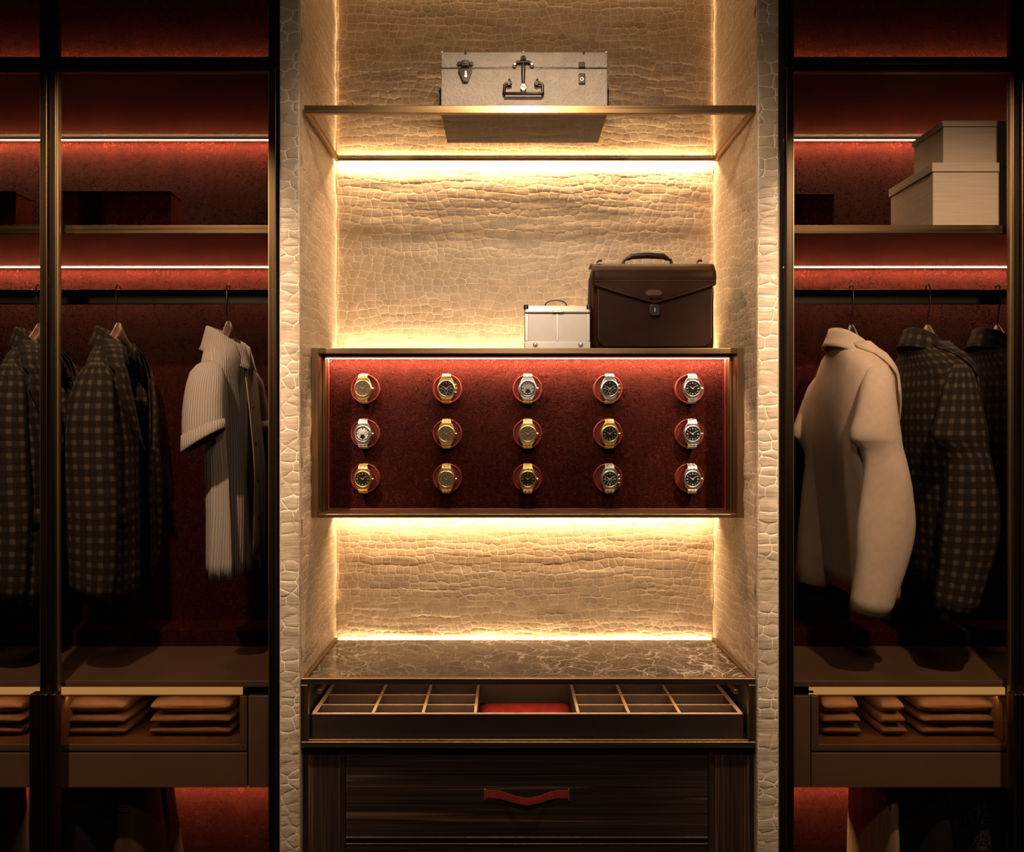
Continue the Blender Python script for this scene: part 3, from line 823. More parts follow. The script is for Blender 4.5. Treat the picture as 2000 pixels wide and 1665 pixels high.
# watches on round leather holders
def make_watch(metal, dial, chrono):
    mt = M['gold'] if metal == 'gold' else M['silver']
    lk = M['gold_link'] if metal == 'gold' else M['silver_link']
    t = thing('wristwatch', '', 'watch')
    c = MB()
    c.lathe_y([(.0, -.034), (.021, -.034), (.0255, -.037), (.0272, -.042), (.0262, -.0465), (.0245, -.048), (.0, -.048)], n=32)
    hx = [(-.0255, .009), (-.0185, .026), (-.0150, .031), (.0150, .031), (.0185, .026), (.0255, .009), (.0255, -.009), (.0185, -.026), (.0150, -.031), (-.0150, -.031), (-.0185, -.026), (-.0255, -.009)]
    c.prism(hx, -.0465, -.036)
    c.build('case', mt, t, bevel=.0012)
    MB().lathe_y([(.0255, -.047), (.0250, -.0500), (.0232, -.0512), (.0214, -.0502), (.0208, -.0482)], n=36).build('bezel', mt, t, smooth=True, angle=80)
    MB().lathe_y([(.0, -.0492), (.0212, -.0492), (.0212, -.0478)], n=32).build('dial', M[{'black': 'dial_black', 'brown': 'dial_brown', 'open': 'dial_white'}[dial]], t)
    mk = MB()
    for i in range(12):
        a = 2 * math.pi * i / 12
        r0, r1, w = (.0135, .0185, .0011) if i % 3 == 0 else (.0150, .0185, .0007)
        if dial == 'brown': w *= .8
        sn, cs = math.sin(a), math.cos(a)
        vs = []
        for yy in (-.0499, -.0492):
            for r, ww in ((r0, -w), (r0, w), (r1, w), (r1, -w)): vs.append((sn * r + cs * ww, yy, cs * r - sn * ww))
        mk.add(vs, [(0, 1, 2, 3), (7, 6, 5, 4), (0, 4, 5, 1), (1, 5, 6, 2), (2, 6, 7, 3), (3, 7, 4, 0)])
    mk.build('hour_markers', M['gold_marker'] if (dial == 'brown' or metal == 'gold') else M['marker'] if dial != 'open' else M['dial_black'], t)
    if chrono or dial == 'open':
        for (cx_, cz_) in ((-.0085, .001), (.0085, .001)) + (((0, -.0085),) if dial != 'open' else ()):
            MB().lathe_y([(.0050, -.0492), (.0050, -.0499), (.0042, -.0500), (.0040, -.0493)], (cx_, 0, cz_), 18).build('subdial', M['dial_white'] if dial != 'open' else M['dial_black'], t, smooth=True)
    if dial == 'open':
        MB().prism([(0, .004), (.0085, -.0105), (.0, -.0150), (-.0085, -.0105)], -.0502, -.0492).build('open_heart', M['dial_black'], t)
        MB().lathe_y([(.0205, -.0492), (.0205, -.0497), (.0185, -.0498), (.0180, -.0492)], n=32).build('chapter_ring', M['dial_black'], t, smooth=True)
    for nm, a, ln, w in (('hour_hand', R(-58), .0105, .0011), ('minute_hand', R(52), .0155, .0008)):
        h = MB(); sn, cs = math.sin(a), math.cos(a); vs = []
        for yy in (-.0507, -.0502):
            for r, ww in ((-.003, -w), (-.003, w), (ln, w * .4), (ln, -w * .4)): vs.append((sn * r + cs * ww, yy, cs * r - sn * ww))
        h.add(vs, [(0, 1, 2, 3), (7, 6, 5, 4), (0, 4, 5, 1), (1, 5, 6, 2), (2, 6, 7, 3), (3, 7, 4, 0)])
        h.build(nm, M['gold_marker'] if metal == 'gold' else M['marker'], t)
    cr = MB().tube([(.0262, -.042, 0), (.0315, -.042, 0)], .0033, 10)
    cr.build('crown', mt, t, bevel=.0005)
    if chrono:
        for zz in (.0105, -.0105): MB().tube([(.0235, -.042, zz), (.0300, -.042, zz * 1.12)], .0023, 8).build('pusher', mt, t, bevel=.0004)
    path = [(-.0450, .0305), (-.0432, .0345), (-.0400, .0378), (-.0355, .0402), (-.0300, .0416), (-.0240, .0422), (-.0180, .0422), (-.0120, .0418)]
    for sg in (1, -1):
        b = MB()
        for i in range(len(path) - 1):
            (y0, z0), (y1, z1) = path[i], path[i + 1]
            wdt = .0140 - .0004 * i
            ty, tz = y1 - y0, z1 - z0; l = math.hypot(ty, tz); ny, nz = -tz / l, ty / l
            if ny > 0: ny, nz = -ny, -nz
            if nz < 0 and ny > -.3: ny, nz = -ny, -nz
            g = .07
            ya, za, yb_, zb_ = y0 + ty * g, z0 + tz * g, y1 - ty * g, z1 - tz * g
            for x0, x1, th in ((-wdt, -wdt * .40, .0026), (-wdt * .36, wdt * .36, .0032), (wdt * .40, wdt, .0026)):
                vs = []
                for x_ in (x0, x1):
                    vs += [(x_, ya, sg * za), (x_, yb_, sg * zb_), (x_, yb_ + ny * th, sg * (zb_ + nz * th)), (x_, ya + ny * th, sg * (za + nz * th))]
                b.add(vs, [(0, 1, 2, 3), (7, 6, 5, 4), (0, 4, 5, 1), (1, 5, 6, 2), (2, 6, 7, 3), (3, 7, 4, 0)])
        b.build('bracelet', lk, t, bevel=.0005, seg=1)
    return t
kinds = {}
rowspec = [[('gold', 'brown', 0), ('gold', 'black', 1), ('silver', 'open', 0), ('silver', 'black', 1), ('silver', 'black', 0)],
           [('silver', 'open', 0), ('gold', 'brown', 0), ('gold', 'brown', 0), ('gold', 'black', 0), ('silver', 'black', 0)],
           [('gold', 'black', 0), ('gold', 'brown', 0), ('gold', 'black', 0), ('silver', 'black', 1), ('silver', 'black', 0)]]
colpx = [714, 874, 1030, 1187, 1345.5]; rowpx = [760.5, 847.5, 934]
rname = ['top', 'middle', 'bottom']
cname = ['first', 'second', 'third', 'fourth', 'fifth']
holder = None
for r_ in range(3):
    for c_ in range(5):
        x, z = X(colpx[c_], PY), Z(rowpx[r_], PY)
        if holder is None:
            hm = MB().lathe_y([(.0, -.004), (.0385, -.004), (.0405, -.009), (.0425, -.0100), (.0440, -.008), (.0445, .0)], (x, PY, z), 36)
            holder = hm.build('watch_holder', M['red_rim'], wb, smooth=True, angle=60)
            po = MB()
            po.lathe_y([(.0, -.0335), (.017, -.0335), (.0195, -.031), (.0195, -.004)], (x, PY, z), 28)
            po.build('cushion', M['red_smooth'], holder, smooth=True)
            fc = MB().lathe_y([(.0, -.0046), (.0375, -.0046), (.038, -.0040)], (x, PY, z), 32).build('face_disc', M['red_smooth'], holder)
            first = (x, z)
        else:
            h2 = copy_tree(holder); h2.location = holder.location + Vector((x - first[0], 0, z - first[1]))
        kd = rowspec[r_][c_]
        if kd not in kinds: t = kinds[kd] = make_watch(*kd)
        else: t = copy_tree(kinds[kd])
        t.location = (x, PY, z)
        nm = {'gold': 'gold', 'silver': 'steel'}[kd[0]]
        dl = {'brown': 'bronze brown dial', 'black': 'black dial', 'open': 'open worked pale dial'}[kd[1]]
        t['label'] = '%s wristwatch with %s, %s of the %s row in the crimson cabinet' % (nm, dl, cname[c_], rname[r_])
        t['group'] = 'wristwatches in the crimson cabinet'

# ------------------------------------------------------------------ grey travel case on the glass shelf
def suitcase():
    Y0, Y1 = .055, .285
    kk = k(Y0); zb = zg + .0005
    xl, xr = X(861, Y0), X(1187, Y0)
    zt = Z(101, Y0); zs = Z(133, Y0)
    xc = (xl + xr) / 2
    t = thing('travel_case', 'pale grey hide travel case with black iron fittings on the glass shelf', 'suitcase', (xc, (Y0 + Y1) / 2, zb))
    bx('case_body', M['case'], t, xl, xr, Y0, Y1, zb + .002, zs - .0012, .004)
    bx('base_panel', M['dark_leather'], t, xl + .001, xr - .001, Y0 + .001, Y1 - .001, zb, zb + .0025, 0)  # dark sheet added: shade on the underside of the case put into colour
    bx('case_lid', M['case'], t, xl, xr, Y0, Y1, zs + .0012, zt, .004)
    bx('seam', M['iron'], t, xl + .003, xr - .003, Y0 + .002, Y1 - .002, zs - .0012, zs + .0012, 0)
    P = lambda px: X(px, Y0)
    Q = lambda py: Z(py, Y0)
    y = Y0
    # left hasp lock
    lk = MB().prism([(P(896), Q(136)), (P(922), Q(136)), (P(922), Q(142)), (P(914), Q(163)), (P(905), Q(163)), (P(896), Q(142))], y - .010, y).build('lock', M['iron'], t, bevel=.0015)
    MB().box(P(901), P(917), y - .012, y, Q(132), Q(121)).build('lock_hinge', M['iron'], lk, bevel=.002)
    for p in (897, 921): MB().tube([(P(p), y - .008, Q(126)), (P(p), y, Q(126))], .006, 10).build('lock_stud', M['iron'], lk, bevel=.001)
    MB().box(P(908), P(912), y - .012, y - .0095, Q(151), Q(142)).build('keyhole', M['steel'], lk, bevel=.0006)
    MB().tube([(P(910), y - .0122, Q(152)), (P(910), y - .009, Q(152))], .0042, 12).build('keyhole', M['steel'], lk)
    MB().tube([(P(902), y - .013, Q(124)), (P(909), y - .0145, Q(127)), (P(916), y - .013, Q(124))], .0022, 8).build('lock_bar', M['steel'], lk, smooth=True)
    # centre strap clasp
    x = P(1022)
    cl = MB().tube([(x, y - .008, Q(117)), (x, y - .010, Q(140)), (x, y - .008, Q(165))], [.0045, .0060, .0045], 10).build('clasp', M['iron'], t, smooth=True)
    MB().tube([(P(1004), y - .008, Q(128)), (P(1012), y - .010, Q(124)), (x, y - .011, Q(124.5)), (P(1032), y - .010, Q(124)), (P(1040), y - .008, Q(128))], [.0045, .0035, .004, .0035, .0045], 8).build('clasp_arm', M['iron'], cl, smooth=True)
    for p in (1005, 1039): MB().lathe_y([(.0, -.014), (.004, -.013), (.006, -.008), (.006, 0)], (P(p), y, Q(128)), 12).build('clasp_stud', M['steel'], cl, smooth=True)
    MB().lathe_y([(.0, -.012), (.006, -.011), (.008, -.006), (.008, 0)], (x, y, Q(116)), 14).build('clasp_stud', M['iron'], cl, smooth=True)
    MB().prism([(x + .0085 * math.cos(q), Q(172) + .015 * math.sin(q)) for q in [2 * math.pi * i / 20 for i in range(20)]], y - .009, y).build('clasp_plate', M['iron'], cl, bevel=.002)
    MB().lathe_y([(.0072, -.009), (.0072, -.012), (.0048, -.012), (.0045, -.009)], (x, y, Q(174)), 18).build('clasp_ring', M['steel'], cl, smooth=True)
    # bail handle
    hd = MB().tube([(P(1000), y - .013, Q(167)), (P(988), y - .013, Q(167)), (P(985.5), y - .013, Q(170)), (P(985), y - .015, Q(184)), (P(987), y - .016, Q(187.5)), (P(1057), y - .016, Q(187.5)), (P(1059.5), y - .015, Q(184)), (P(1059), y - .013, Q(170)), (P(1056), y - .013, Q(167)), (P(1043), y - .013, Q(167))], .0042, 10).build('handle', M['iron'], t, smooth=True)
    for p in (994, 1048):
        MB().tube([(P(p), y - .016, Q(167)), (P(p), y, Q(167))], .0055, 10).build('handle_mount', M['iron'], hd, bevel=.001)
        MB().lathe_y([(.0, -.010), (.0035, -.009), (.0045, 0)], (P(p + 1), y, Q(158.5)), 12).build('handle_stud', M['iron'], hd, smooth=True)
    # right hasp plates
    bx('tag_plate', M['iron'], t, P(1130), P(1142), y - .006, y, Q(133), Q(122.5), .0015)
    tp = bx('tag_plate', M['iron'], t, P(1130), P(1142.5), y - .006, y, Q(165), Q(144.5), .0015)
    MB().lathe_y([(.0052, -.006), (.0052, -.0085), (.0034, -.0085), (.0034, -.006)], (P(1136), y, Q(157)), 16).build('tag_ring', M['steel'], tp, smooth=True)
    # studs along the lid, side handles
    for p, q, mt in ((909, 103.5, 'iron'), (1140, 103.5, 'iron'), (863, 101.5, 'steel'), (1022, 101.2, 'steel'), (1184.5, 101.5, 'steel')):
        MB().lathe_y([(.0, -.005), (.0028, -.004), (.0035, 0)], (P(p), y, Q(q) - .001), 10).build('rivet', M[mt], t, smooth=True)
    for s, xe in ((-1, xl), (1, xr)):
        bx('side_handle', M['dark_leather'], t, xe, xe + s * .007, y + .03, y + .18, Q(202), Q(162), .003)
        MB().tube([(xe + s * .004, y + .05, Q(165)), (xe + s * .010, y + .05, Q(165))], .005, 8).build('side_stud', M['iron'], t)
suitcase()

# ------------------------------------------------------------------ brown briefcase and aluminium vanity case on the cabinet
def briefcase():
    Y0, Y1 = .165, .295
    P = lambda px: X(px, Y0)
    zb = bt + .0005
    Q = lambda py: zb + (677 - py) * k(Y0) * 1.012
    xl, xr = P(1157.5), P(1397)
    t = thing('briefcase', 'dark brown leather flap briefcase standing on the watch cabinet', 'bag', ((xl + xr) / 2, (Y0 + Y1) / 2, zb))
    zt = Q(509)
    # body: rounded in plan and elevation, a little slimmer at the top
    rings = []
    for f, ins, dy in ((0, .006, .010), (.02, .001, .003), (.08, 0, 0), (.5, 0, 0), (.85, .001, .006), (.95, .003, .014), (1.0, .008, .028)):
        z = zb + (zt - zb) * f
        x0, x1, y0, y1 = xl + ins, xr - ins, Y0 + .006 + dy, Y1 - dy
        r = .016
        ring = []
        for cx, cy_, a0 in ((x0 + r, y0 + r, 180), (x1 - r, y0 + r, 270), (x1 - r, y1 - r, 0), (x0 + r, y1 - r, 90)):
            for q in range(5):
                a = R(a0 + 90 * q / 4); ring.append((cx + r * math.cos(a), cy_ + r * math.sin(a), z))
        rings.append(ring)
    MB().loft(rings, True, True).build('body', M['tan_leather'], t, smooth=True, angle=50)
    # gusset folds on the left side
    for yy in (Y0 + .045, Y0 + .085):
        MB().tube([(xl - .0015, yy, zb + .01), (xl - .003, yy, zb + .12), (xl + .001, yy, zt - .03)], .004, 8).build('gusset_fold', M['dark_leather'], t, smooth=True)
    # front pocket with rounded lower corners
    pk = MB().prism(rounded_poly(P(1166), P(1391), Q(672), Q(552), .030, 7, (1, 1, 0, 0)), Y0 - .004, Y0 + .008)
    pk.build('front_pocket', M['tan_leather2'], t, bevel=.003, seg=3)
    # flap: rolls over the top and ends in a shallow point
    rings = []
    nx = 25
    for j in range(14):
        ring = []
        for i in range(nx):
            u = i / (nx - 1)
            x = P(1156.5) + (P(1397) - P(1156.5)) * u
            low = 553 + (590 - 553) * (1 - abs(2 * u - 1)) ** .85
            if j <= 4:                                  # over the top
                a = R(90 * j / 4)
                rr = .022
                yy = Y0 + .022 + .02 - rr * math.sin(a) - .02 * (j / 4); zz = zt - .020 + .024 * math.cos(a)
            else:
                f = (j - 4) / 9
                zz = (zt - .020) + (Q(low) - (zt - .020)) * f
                yy = Y0 - .003 - .0060 * math.sin(min(1, f * 1.3) * math.pi * .6) - .002 * math.sin(u * math.pi)
                if zz > Q(543): yy -= .0035
            ring.append((x, yy, zz))
        rings.append(ring)
    back = [(p[0], Y1 - .028, zt + .004) for p in rings[0]]
    rings = [back, [(p[0], (Y0 + Y1) / 2, zt + .0045) for p in rings[0]]] + rings
    fl = MB().loft(rings, False).build('flap', M['tan_leather'], t, smooth=True, solid=.004, angle=70)
    # stitches along pocket and flap
    s_ = MB()
    for i in range(64):
        u = (i + .5) / 64
        x = P(1159) + (P(1395) - P(1159)) * u
        low = 550 + (587 - 550) * (1 - abs(2 * u - 1)) ** .85
        s_.box(x - .0011, x + .0011, Y0 - .0125, Y0 - .0085, Q(low) - .0004, Q(low) + .0005)
        s_.box(x - .0011, x + .0011, Y0 - .0125, Y0 - .0085, Q(545.5) - .0004, Q(545.5) + .0005)
    for i in range(40):
        z = Q(655) + (Q(560) - Q(655)) * i / 40
        for xx_ in (P(1168.5), P(1388.5)): s_.box(xx_ - .0005, xx_ + .0005, Y0 - .0046, Y0 - .003, z, z + .0016)
    s_.build('stitching', M['thread'], t)['kind'] = 'stuff'
    # badge and lock
    cx = (P(1257) + P(1294)) / 2
    MB().prism([(cx + .026 * math.cos(a) * (1 if abs(math.cos(a)) < .8 else .97), Q(569) + .0105 * math.sin(a)) for a in [2 * math.pi * i / 24 for i in range(24)]], Y0 - .0135, Y0 - .009).build('badge', M['badge'], t, bevel=.0012)
    MB().prism(rounded_poly(P(1266), P(1291), Q(579.5), Q(573.5), .003), Y0 - .0150, Y0 - .009).build('keeper', M['tan_leather2'], t, bevel=.0008)
    lk = MB().prism(rounded_poly(P(1267), P(1288), Q(613), Q(590), .010, 5, (1, 1, 1, 1)), Y0 - .013, Y0 - .003).build('lock', M['iron'], t, bevel=.0018)
    MB().box(P(1276.5), P(1278.5), Y0 - .0142, Y0 - .0125, Q(605), Q(598)).build('keyhole', M['steel'], lk)
    # handle
    ym = (Y0 + Y1) / 2
    hz = zt + .004
    h = MB().tube([(P(1231), ym, Q(493)), (P(1240), ym, Q(487.5)), (P(1272), ym, Q(485.5)), (P(1304), ym, Q(487.5)), (P(1313), ym, Q(493))], [.007, .0095, .0105, .0095, .007], 12).build('handle', M['dark_leather'], t, smooth=True)
    for a, b_ in ((1231, 1224), (1313, 1320)):
        MB().tube([(P(a), ym, Q(493)), (P((a + b_) / 2 + (b_ - a) * .3), ym, Q(495)), (P(b_), ym, Q(500)), (P(b_), ym, hz)], .0048, 10).build('handle_link', M['iron'], h, smooth=True)
    for p in (1171, 1369):
        MB().tube([(P(p - 3), Y0 + .03, hz + .002), (P(p), Y0 + .03, hz + .008), (P(p + 7), Y0 + .03, hz + .008)], .0035, 8).build('strap_ring', M['iron'], t, smooth=True)
briefcase()

def vanity():
    Y0, Y1 = .165, .235
    P = lambda px: X(px, Y0)
    zb = bt + .0005
    Q = lambda py: zb + (677 - py) * k(Y0) * 1.012
    xl, xr = P(1025), P(1152.5)
    t = thing('vanity_case', 'small pale aluminium vanity case with wire handle beside the briefcase', 'case', ((xl + xr) / 2, Y0 + .05, zb))
    bx('case_body', M['aluminium'], t, xl, xr, Y0, Y1, zb, Q(608), .003)
    bx('case_lid', M['aluminium_band'], t, xl - .001, xr + .001, Y0 - .002, Y1 + .001, Q(606.5), Q(592), .004)
    bx('base_band', M['aluminium_band'], t, xl - .0008, xr + .0008, Y0 - .002, Y1 + .001, zb + .0002, Q(661.5), .0015)
    bx('centre_rib', M['aluminium_band'], t, P(1086), P(1090.5), Y0 - .0022, Y0, Q(661), Q(608), .001)
    for p in (1028.5, 1149): bx('corner_post', M['aluminium_band'], t, P(p - 3), P(p + 3), Y0 - .0015, Y0 + .004, Q(661), Q(608), .0012)
    bx('latch', M['steel'], t, P(1079.5), P(1100.5), Y0 - .007, Y0 - .001, Q(606), Q(601), .0015)
    for p in (1045.5, 1134): MB().lathe_y([(.0, -.011), (.0045, -.0105), (.0068, -.006), (.0068, 0)], (P(p), Y0, Q(667.5)), 16).build('stud', M['steel'], t, smooth=True)
    ym = Y0 + .03
    pts = [(P(1064), ym, Q(592)), (P(1068), ym, Q(584)), (P(1076), ym, Q(580)), (P(1087), ym, Q(578.5)), (P(1098), ym, Q(580)), (P(1106), ym, Q(584)), (P(1110), ym, Q(592))]
    MB().tube(pts, .0020, 8).build('handle', M['iron'], t, smooth=True)
    for xe in (xl, xr):
        MB().lathe_z([(.0, .002), (.006, .001), (.008, -.004), (.008, -.012)], (xe + (.004 if xe == xl else -.004), Y0 + .002, Q(591.2)), 14).build('corner_guard', M['iron'], t, smooth=True)
vanity()

# ------------------------------------------------------------------ counter: glazed case, tray and drawer chest
cl_, cr_ = X(587.5), X(1476)
zc = Z(1326); zcb = Z(1462)
dc = thing('display_case', 'brass framed display case with brown marble top under the watch cabinet', 'display case', ((cl_ + cr_) / 2, .2, zcb))
CY1 = .415
bx('front_rail', M['brass'], dc, cl_, cr_, 0, .016, Z(1338.5), zc, .0018)
bx('bottom_rail', M['brass'], dc, cl_, cr_, 0, .016, zcb, Z(1450), .0018)
bx('bottom_lip', M['brass'], dc, cl_ + .0195, cr_ - .0195, .003, .0165, Z(1450), Z(1446.5), .0012)
for s in (0, 1):
    a = cl_ if not s else cr_ - .0195
    bx('corner_post', M['brass_v'], dc, a, a + .0195, 0.0005, .016, Z(1450), Z(1338.5), .0015)
    b_ = cl_ if not s else cr_ - .012
    bx('side_rail', M['brass'], dc, b_, b_ + .012, .016, CY1, Z(1337), zc - .0005, .0015)
    bx('side_panel', M['black'], dc, b_, b_ + .012, .016, CY1, zcb, Z(1339), 0)
    # inner runner of the tray
    rn = cl_ + .030 if not s else cr_ - .040
    bx('runner', M['brass'], dc, rn, rn + .010, .06, CY1 - .03, Z(1372), Z(1362), .001)
bx('back_rail', M['brass'], dc, cl_, cr_, CY1, CY1 + .010, Z(1272, CY1), Z(1252, CY1), .0015)
bx('back_panel', M['tray'], dc, cl_ + .002, cr_ - .002, CY1 - .008, CY1, zcb, Z(1339), 0)
bx('base_panel', M['tray'], dc, cl_ + .013, cr_ - .013, .017, CY1 - .009, zcb, Z(1449), 0)
bx('marble_top', M['marble'], dc, cl_ + .0125, cr_ - .0125, .0165, CY1 - .0005, Z(1337.5), Z(1331.5), .0008, 'polished brown marble top with pale veins')
bx('led_strip', M['led'], dc, NL + .005, NR - .005, CY1 + .011, CY1 + .016, Z(1262, .42), Z(1258, .42), 0)

TY0, TY1 = .020, .275
zt0 = Z(1396, TY0); ztb = Z(1442, TY0)
tx0, tx1 = X(608, TY0), X(1452, TY0)
ty = thing('jewellery_tray', 'dark pull-out jewellery tray with tan dividers inside the display case', 'tray', ((tx0 + tx1) / 2, (TY0 + TY1) / 2, ztb))
fp = bx('front_panel', M['tray'], ty, tx0, tx1, TY0, TY0 + .010, ztb, zt0, .0008)
bx('front_edge', M['tray_edge'], ty, tx0 + .001, tx1 - .001, TY0 + .001, TY0 + .010, zt0, zt0 + .0012, 0)
bx('tray_floor', M['tray_in'], ty, tx0, tx1, TY0 + .010, TY1, ztb + .002, ztb + .008, 0)
bx('back_wall', M['tray'], ty, tx0, tx1, TY1 - .010, TY1, ztb + .008, zt0 + .02, 0)
for a in (tx0, tx1 - .012):
    w_ = bx('side_wall', M['tray'], ty, a, a + .012, TY0 + .010, TY1 - .010, ztb + .008, zt0, .0006)
    bx('wall_cap', M['tray_edge'], w_, a, a + .012, TY0 + .011, TY1 - .010, zt0, zt0 + .0012, 0)
for p in (727.5, 825.5, 928, 1130, 1229, 1329):
    xx_ = X(p, TY0)
    w_ = bx('divider', M['tray_in'], ty, xx_ - .0035, xx_ + .0035, TY0 + .010, TY1 - .010, ztb + .008, zt0, .0005)
    bx('divider_cap', M['tray_edge'], w_, xx_ - .0040, xx_ + .0040, TY0 + .011, TY1 - .010, zt0, zt0 + .0014, 0)
for Yc in (.094, .178):
    for a, b_ in ((tx0 + .012, X(928, TY0) - .0035), (X(1130, TY0) + .0035, tx1 - .012)):
        w_ = bx('cross_divider', M['tray_in'], ty, a, b_, Yc - .002, Yc + .002, ztb + .008, zt0 - .0003, 0)
        bx('divider_cap', M['tray_edge'], w_, a, b_, Yc - .0022, Yc + .0022, zt0 - .0003, zt0 + .0009, 0)
pm = MB()
pa, pb_ = X(928, TY0) + .005, X(1130, TY0) - .005
rings = []
for j in range(9):
    v = j / 8; y = TY0 + .014 + (TY1 - TY0 - .028) * v
    ring = []
    for i in range(15):
        u = i / 14
        e = min(u, 1 - u, v, 1 - v)
        z = ztb + .010 + .010 * min(1, e * 9) ** .5 + .0012 * noise.noise((u * 5, v * 4, 2))
        ring.append((pa + (pb_ - pa) * u, y, z))
    rings.append(ring)
pm.loft(rings, False)
pm.build('red_cushion', M['red_pad'], ty, smooth=True, solid=.004)

# chest of drawers
HY = .028
zk = Z(1466, HY)
ch = thing('drawer_chest', 'dark ebony chest of drawers with red leather pull under the display case', 'chest of drawers', ((cl_ + cr_) / 2, .2, 0))
bx('carcass', M['black'], ch, cl_ + .002, cr_ - .002, HY + .03, .42, .04, zcb - .001, 0)
bx('plinth', M['black'], ch, cl_ + .01, cr_ - .01, HY + .05, .41, 0, .04, 0)
H = lambda p: X(p, HY)
V = lambda p: Z(p, HY)
for a, b_ in ((590, 662.5), (1396.5, 1474)): bx('pilaster', M['ebony_z'], ch, H(a), H(b_), HY + .006, HY + .03, .04, zk, .001)
for a, b_ in ((663.5, 673.5), (1384.5, 1395)): bx('brass_strip', M['brass_v'], ch, H(a), H(b_), HY, HY + .03, .04, zk, .0012)
d1 = bx('drawer', M['ebony_x'], ch, H(674.5), H(1383.5), HY + .006, HY + .028, V(1637), zk - .004, .0008)
bx('brass_edge', M['brass'], d1, H(674.5), H(1383.5), HY + .003, HY + .028, V(1641), V(1637), .0008)
zz = V(1649.5)
for i in range(3):
    hgt = .235
    z1_ = zz - i * (hgt + .012); z0_ = max(.045, z1_ - hgt)
    d_ = bx('drawer', M['ebony_x'], ch, H(674.5), H(1383.5), HY + .006, HY + .028, z0_, z1_ - .005, .0008)
    bx('brass_edge', M['brass'], d_, H(674.5), H(1383.5), HY + .003, HY + .028, z1_ - .005, z1_, .0008)
    if z0_ <= .046: break
# red leather strap pull, bowed down and out
def strap(px0, px1, py, parent):
    rings = []
    for i in range(25):
        u = i / 24
        x = H(px0) + (H(px1) - H(px0)) * u
        bow = math.sin(math.pi * max(0, min(1, (u - .12) / .76))) ** 1.7
        z = V(py) - .0095 * bow; y = HY + .002 - .022 * bow
        hh = .0105 - .0015 * bow
        rings.append([(x, y + .0035, z - hh), (x, y - .001, z - hh), (x, y - .0018, z), (x, y - .001, z + hh), (x, y + .0035, z + hh)])
    o = MB().loft(rings, True, True).build('pull_strap', M['red_strap'], parent, smooth=True, angle=30)
    for p in (px0, px1):
        bx('end_cap', M['steel'] if False else M['gold_link'], o, H(p) - .0022, H(p) + .0022, HY - .002, HY + .007, V(py) - .0155, V(py) + .0155, .0006)
strap(947, 1111, 1553, d1)

# ------------------------------------------------------------------ boxes on the wardrobe shelves
ZSH = Z(440, .055) + .0005
def linen_box(px0, px1, pyt, lid, Yf, Yb, zb, label):
    P = lambda p: X(p, Yf)
    x0, x1 = P(px0), P(px1); zt = Z(pyt, Yf)
    t = thing('storage_box', label, 'box', ((x0 + x1) / 2, (Yf + Yb) / 2, zb), 'ivory boxes on the wardrobe shelf')
    bx('box_body', M['box_cloth'], t, x0, x1, Yf + .002, Yb - .002, zb, zt - .004, .002)
    e = .0045
    bx('box_lid', M['box_cloth'], t, x0 - e, x1 + e, Yf - e + .002, Yb + e - .002, zt - lid, zt, .002)
    return zt
YA = .085
z1_ = linen_box(1823, 2035, 318, .026, YA, .335, ZSH, 'larger ivory linen box with lid, lower of the two on the right shelf')
linen_box(1843, 2015, 236, .017, .105, .272, z1_ + .0005, 'smaller ivory linen box with lid, stacked on the larger one')
def leather_box(px0, px1, pyt, label):
    Yf, Yb = .44, .53
    x0, x1 = X(px0, Yf), X(px1, Yf); zt = Z(pyt, Yf)
    t = thing('leather_box', label, 'box', ((x0 + x1) / 2, (Yf + Yb) / 2, ZSH), 'crimson leather boxes on the shelves')
    bx('box_body', M['red_box'], t, x0, x1, Yf, Yb, ZSH, zt - .012, .003)
    bx('box_lid', M['red_box'], t, x0 - .001, x1 + .001, Yf - .001, Yb, zt - .0115, zt, .003)
leather_box(122, 334, 372, 'long low crimson leather box at the back of the left wardrobe shelf')
leather_box(-190, 31, 372, 'crimson leather box cut off by the left edge of the photo')
leather_box(1420, 1630, 378, 'crimson leather box left of the ivory boxes on the right shelf')

# ------------------------------------------------------------------ folded clothes in the glazed drawers
def folded(px0, px1, z0, h, y0, y1, label, seed, group):
    Ym = .12
    x0, x1 = X(px0, Ym), X(px1, Ym)
    t = thing('folded_jumper', label, 'clothing', ((x0 + x1) / 2, (y0 + y1) / 2, z0), group)
    nu, nv = 40, 16
    def sheet(za, zb_, ins, nm):
        rings = []
        for j in range(nv):
            v = .5 - .5 * math.cos(math.pi * j / (nv - 1)); y = y0 + ins * .3 + (y1 - y0 - ins) * v
            ring = []
            e_ = min(1, min(v, 1 - v) * 5)
            end = max(.10, (1 - (1 - e_) ** 2) ** .5)
            for i in range(nu):
                a = 2 * math.pi * i / nu
                c, s = math.cos(a), math.sin(a)
                ex = abs(c) ** .38 * (1 if c >= 0 else -1); ez = abs(s) ** .62 * (1 if s >= 0 else -1)
                x = (x0 + x1) / 2 + (x1 - x0) / 2 * (1 - ins) * (.94 + .06 * end) * ex + .004 * noise.noise((y * 25, a, seed))
                sag = 1 + .30 * noise.noise((x * 13, y * 9, seed)) - .12 * abs(ex) ** 3
                z = (za + zb_) / 2 + (zb_ - za) / 2 * ez * end * (sag if ez > 0 else 1)
                ring.append((x, y + .004 * noise.noise((x * 22, z * 30, seed)), max(z, za + .0003)))
            rings.append(ring)
        MB().loft(rings, True, True).build(nm, M['fold_cloth'], t, smooth=True, angle=75)
    sheet(z0, z0 + h, .0, 'folded_cloth')
zd = Z(1456, .06) + .0006
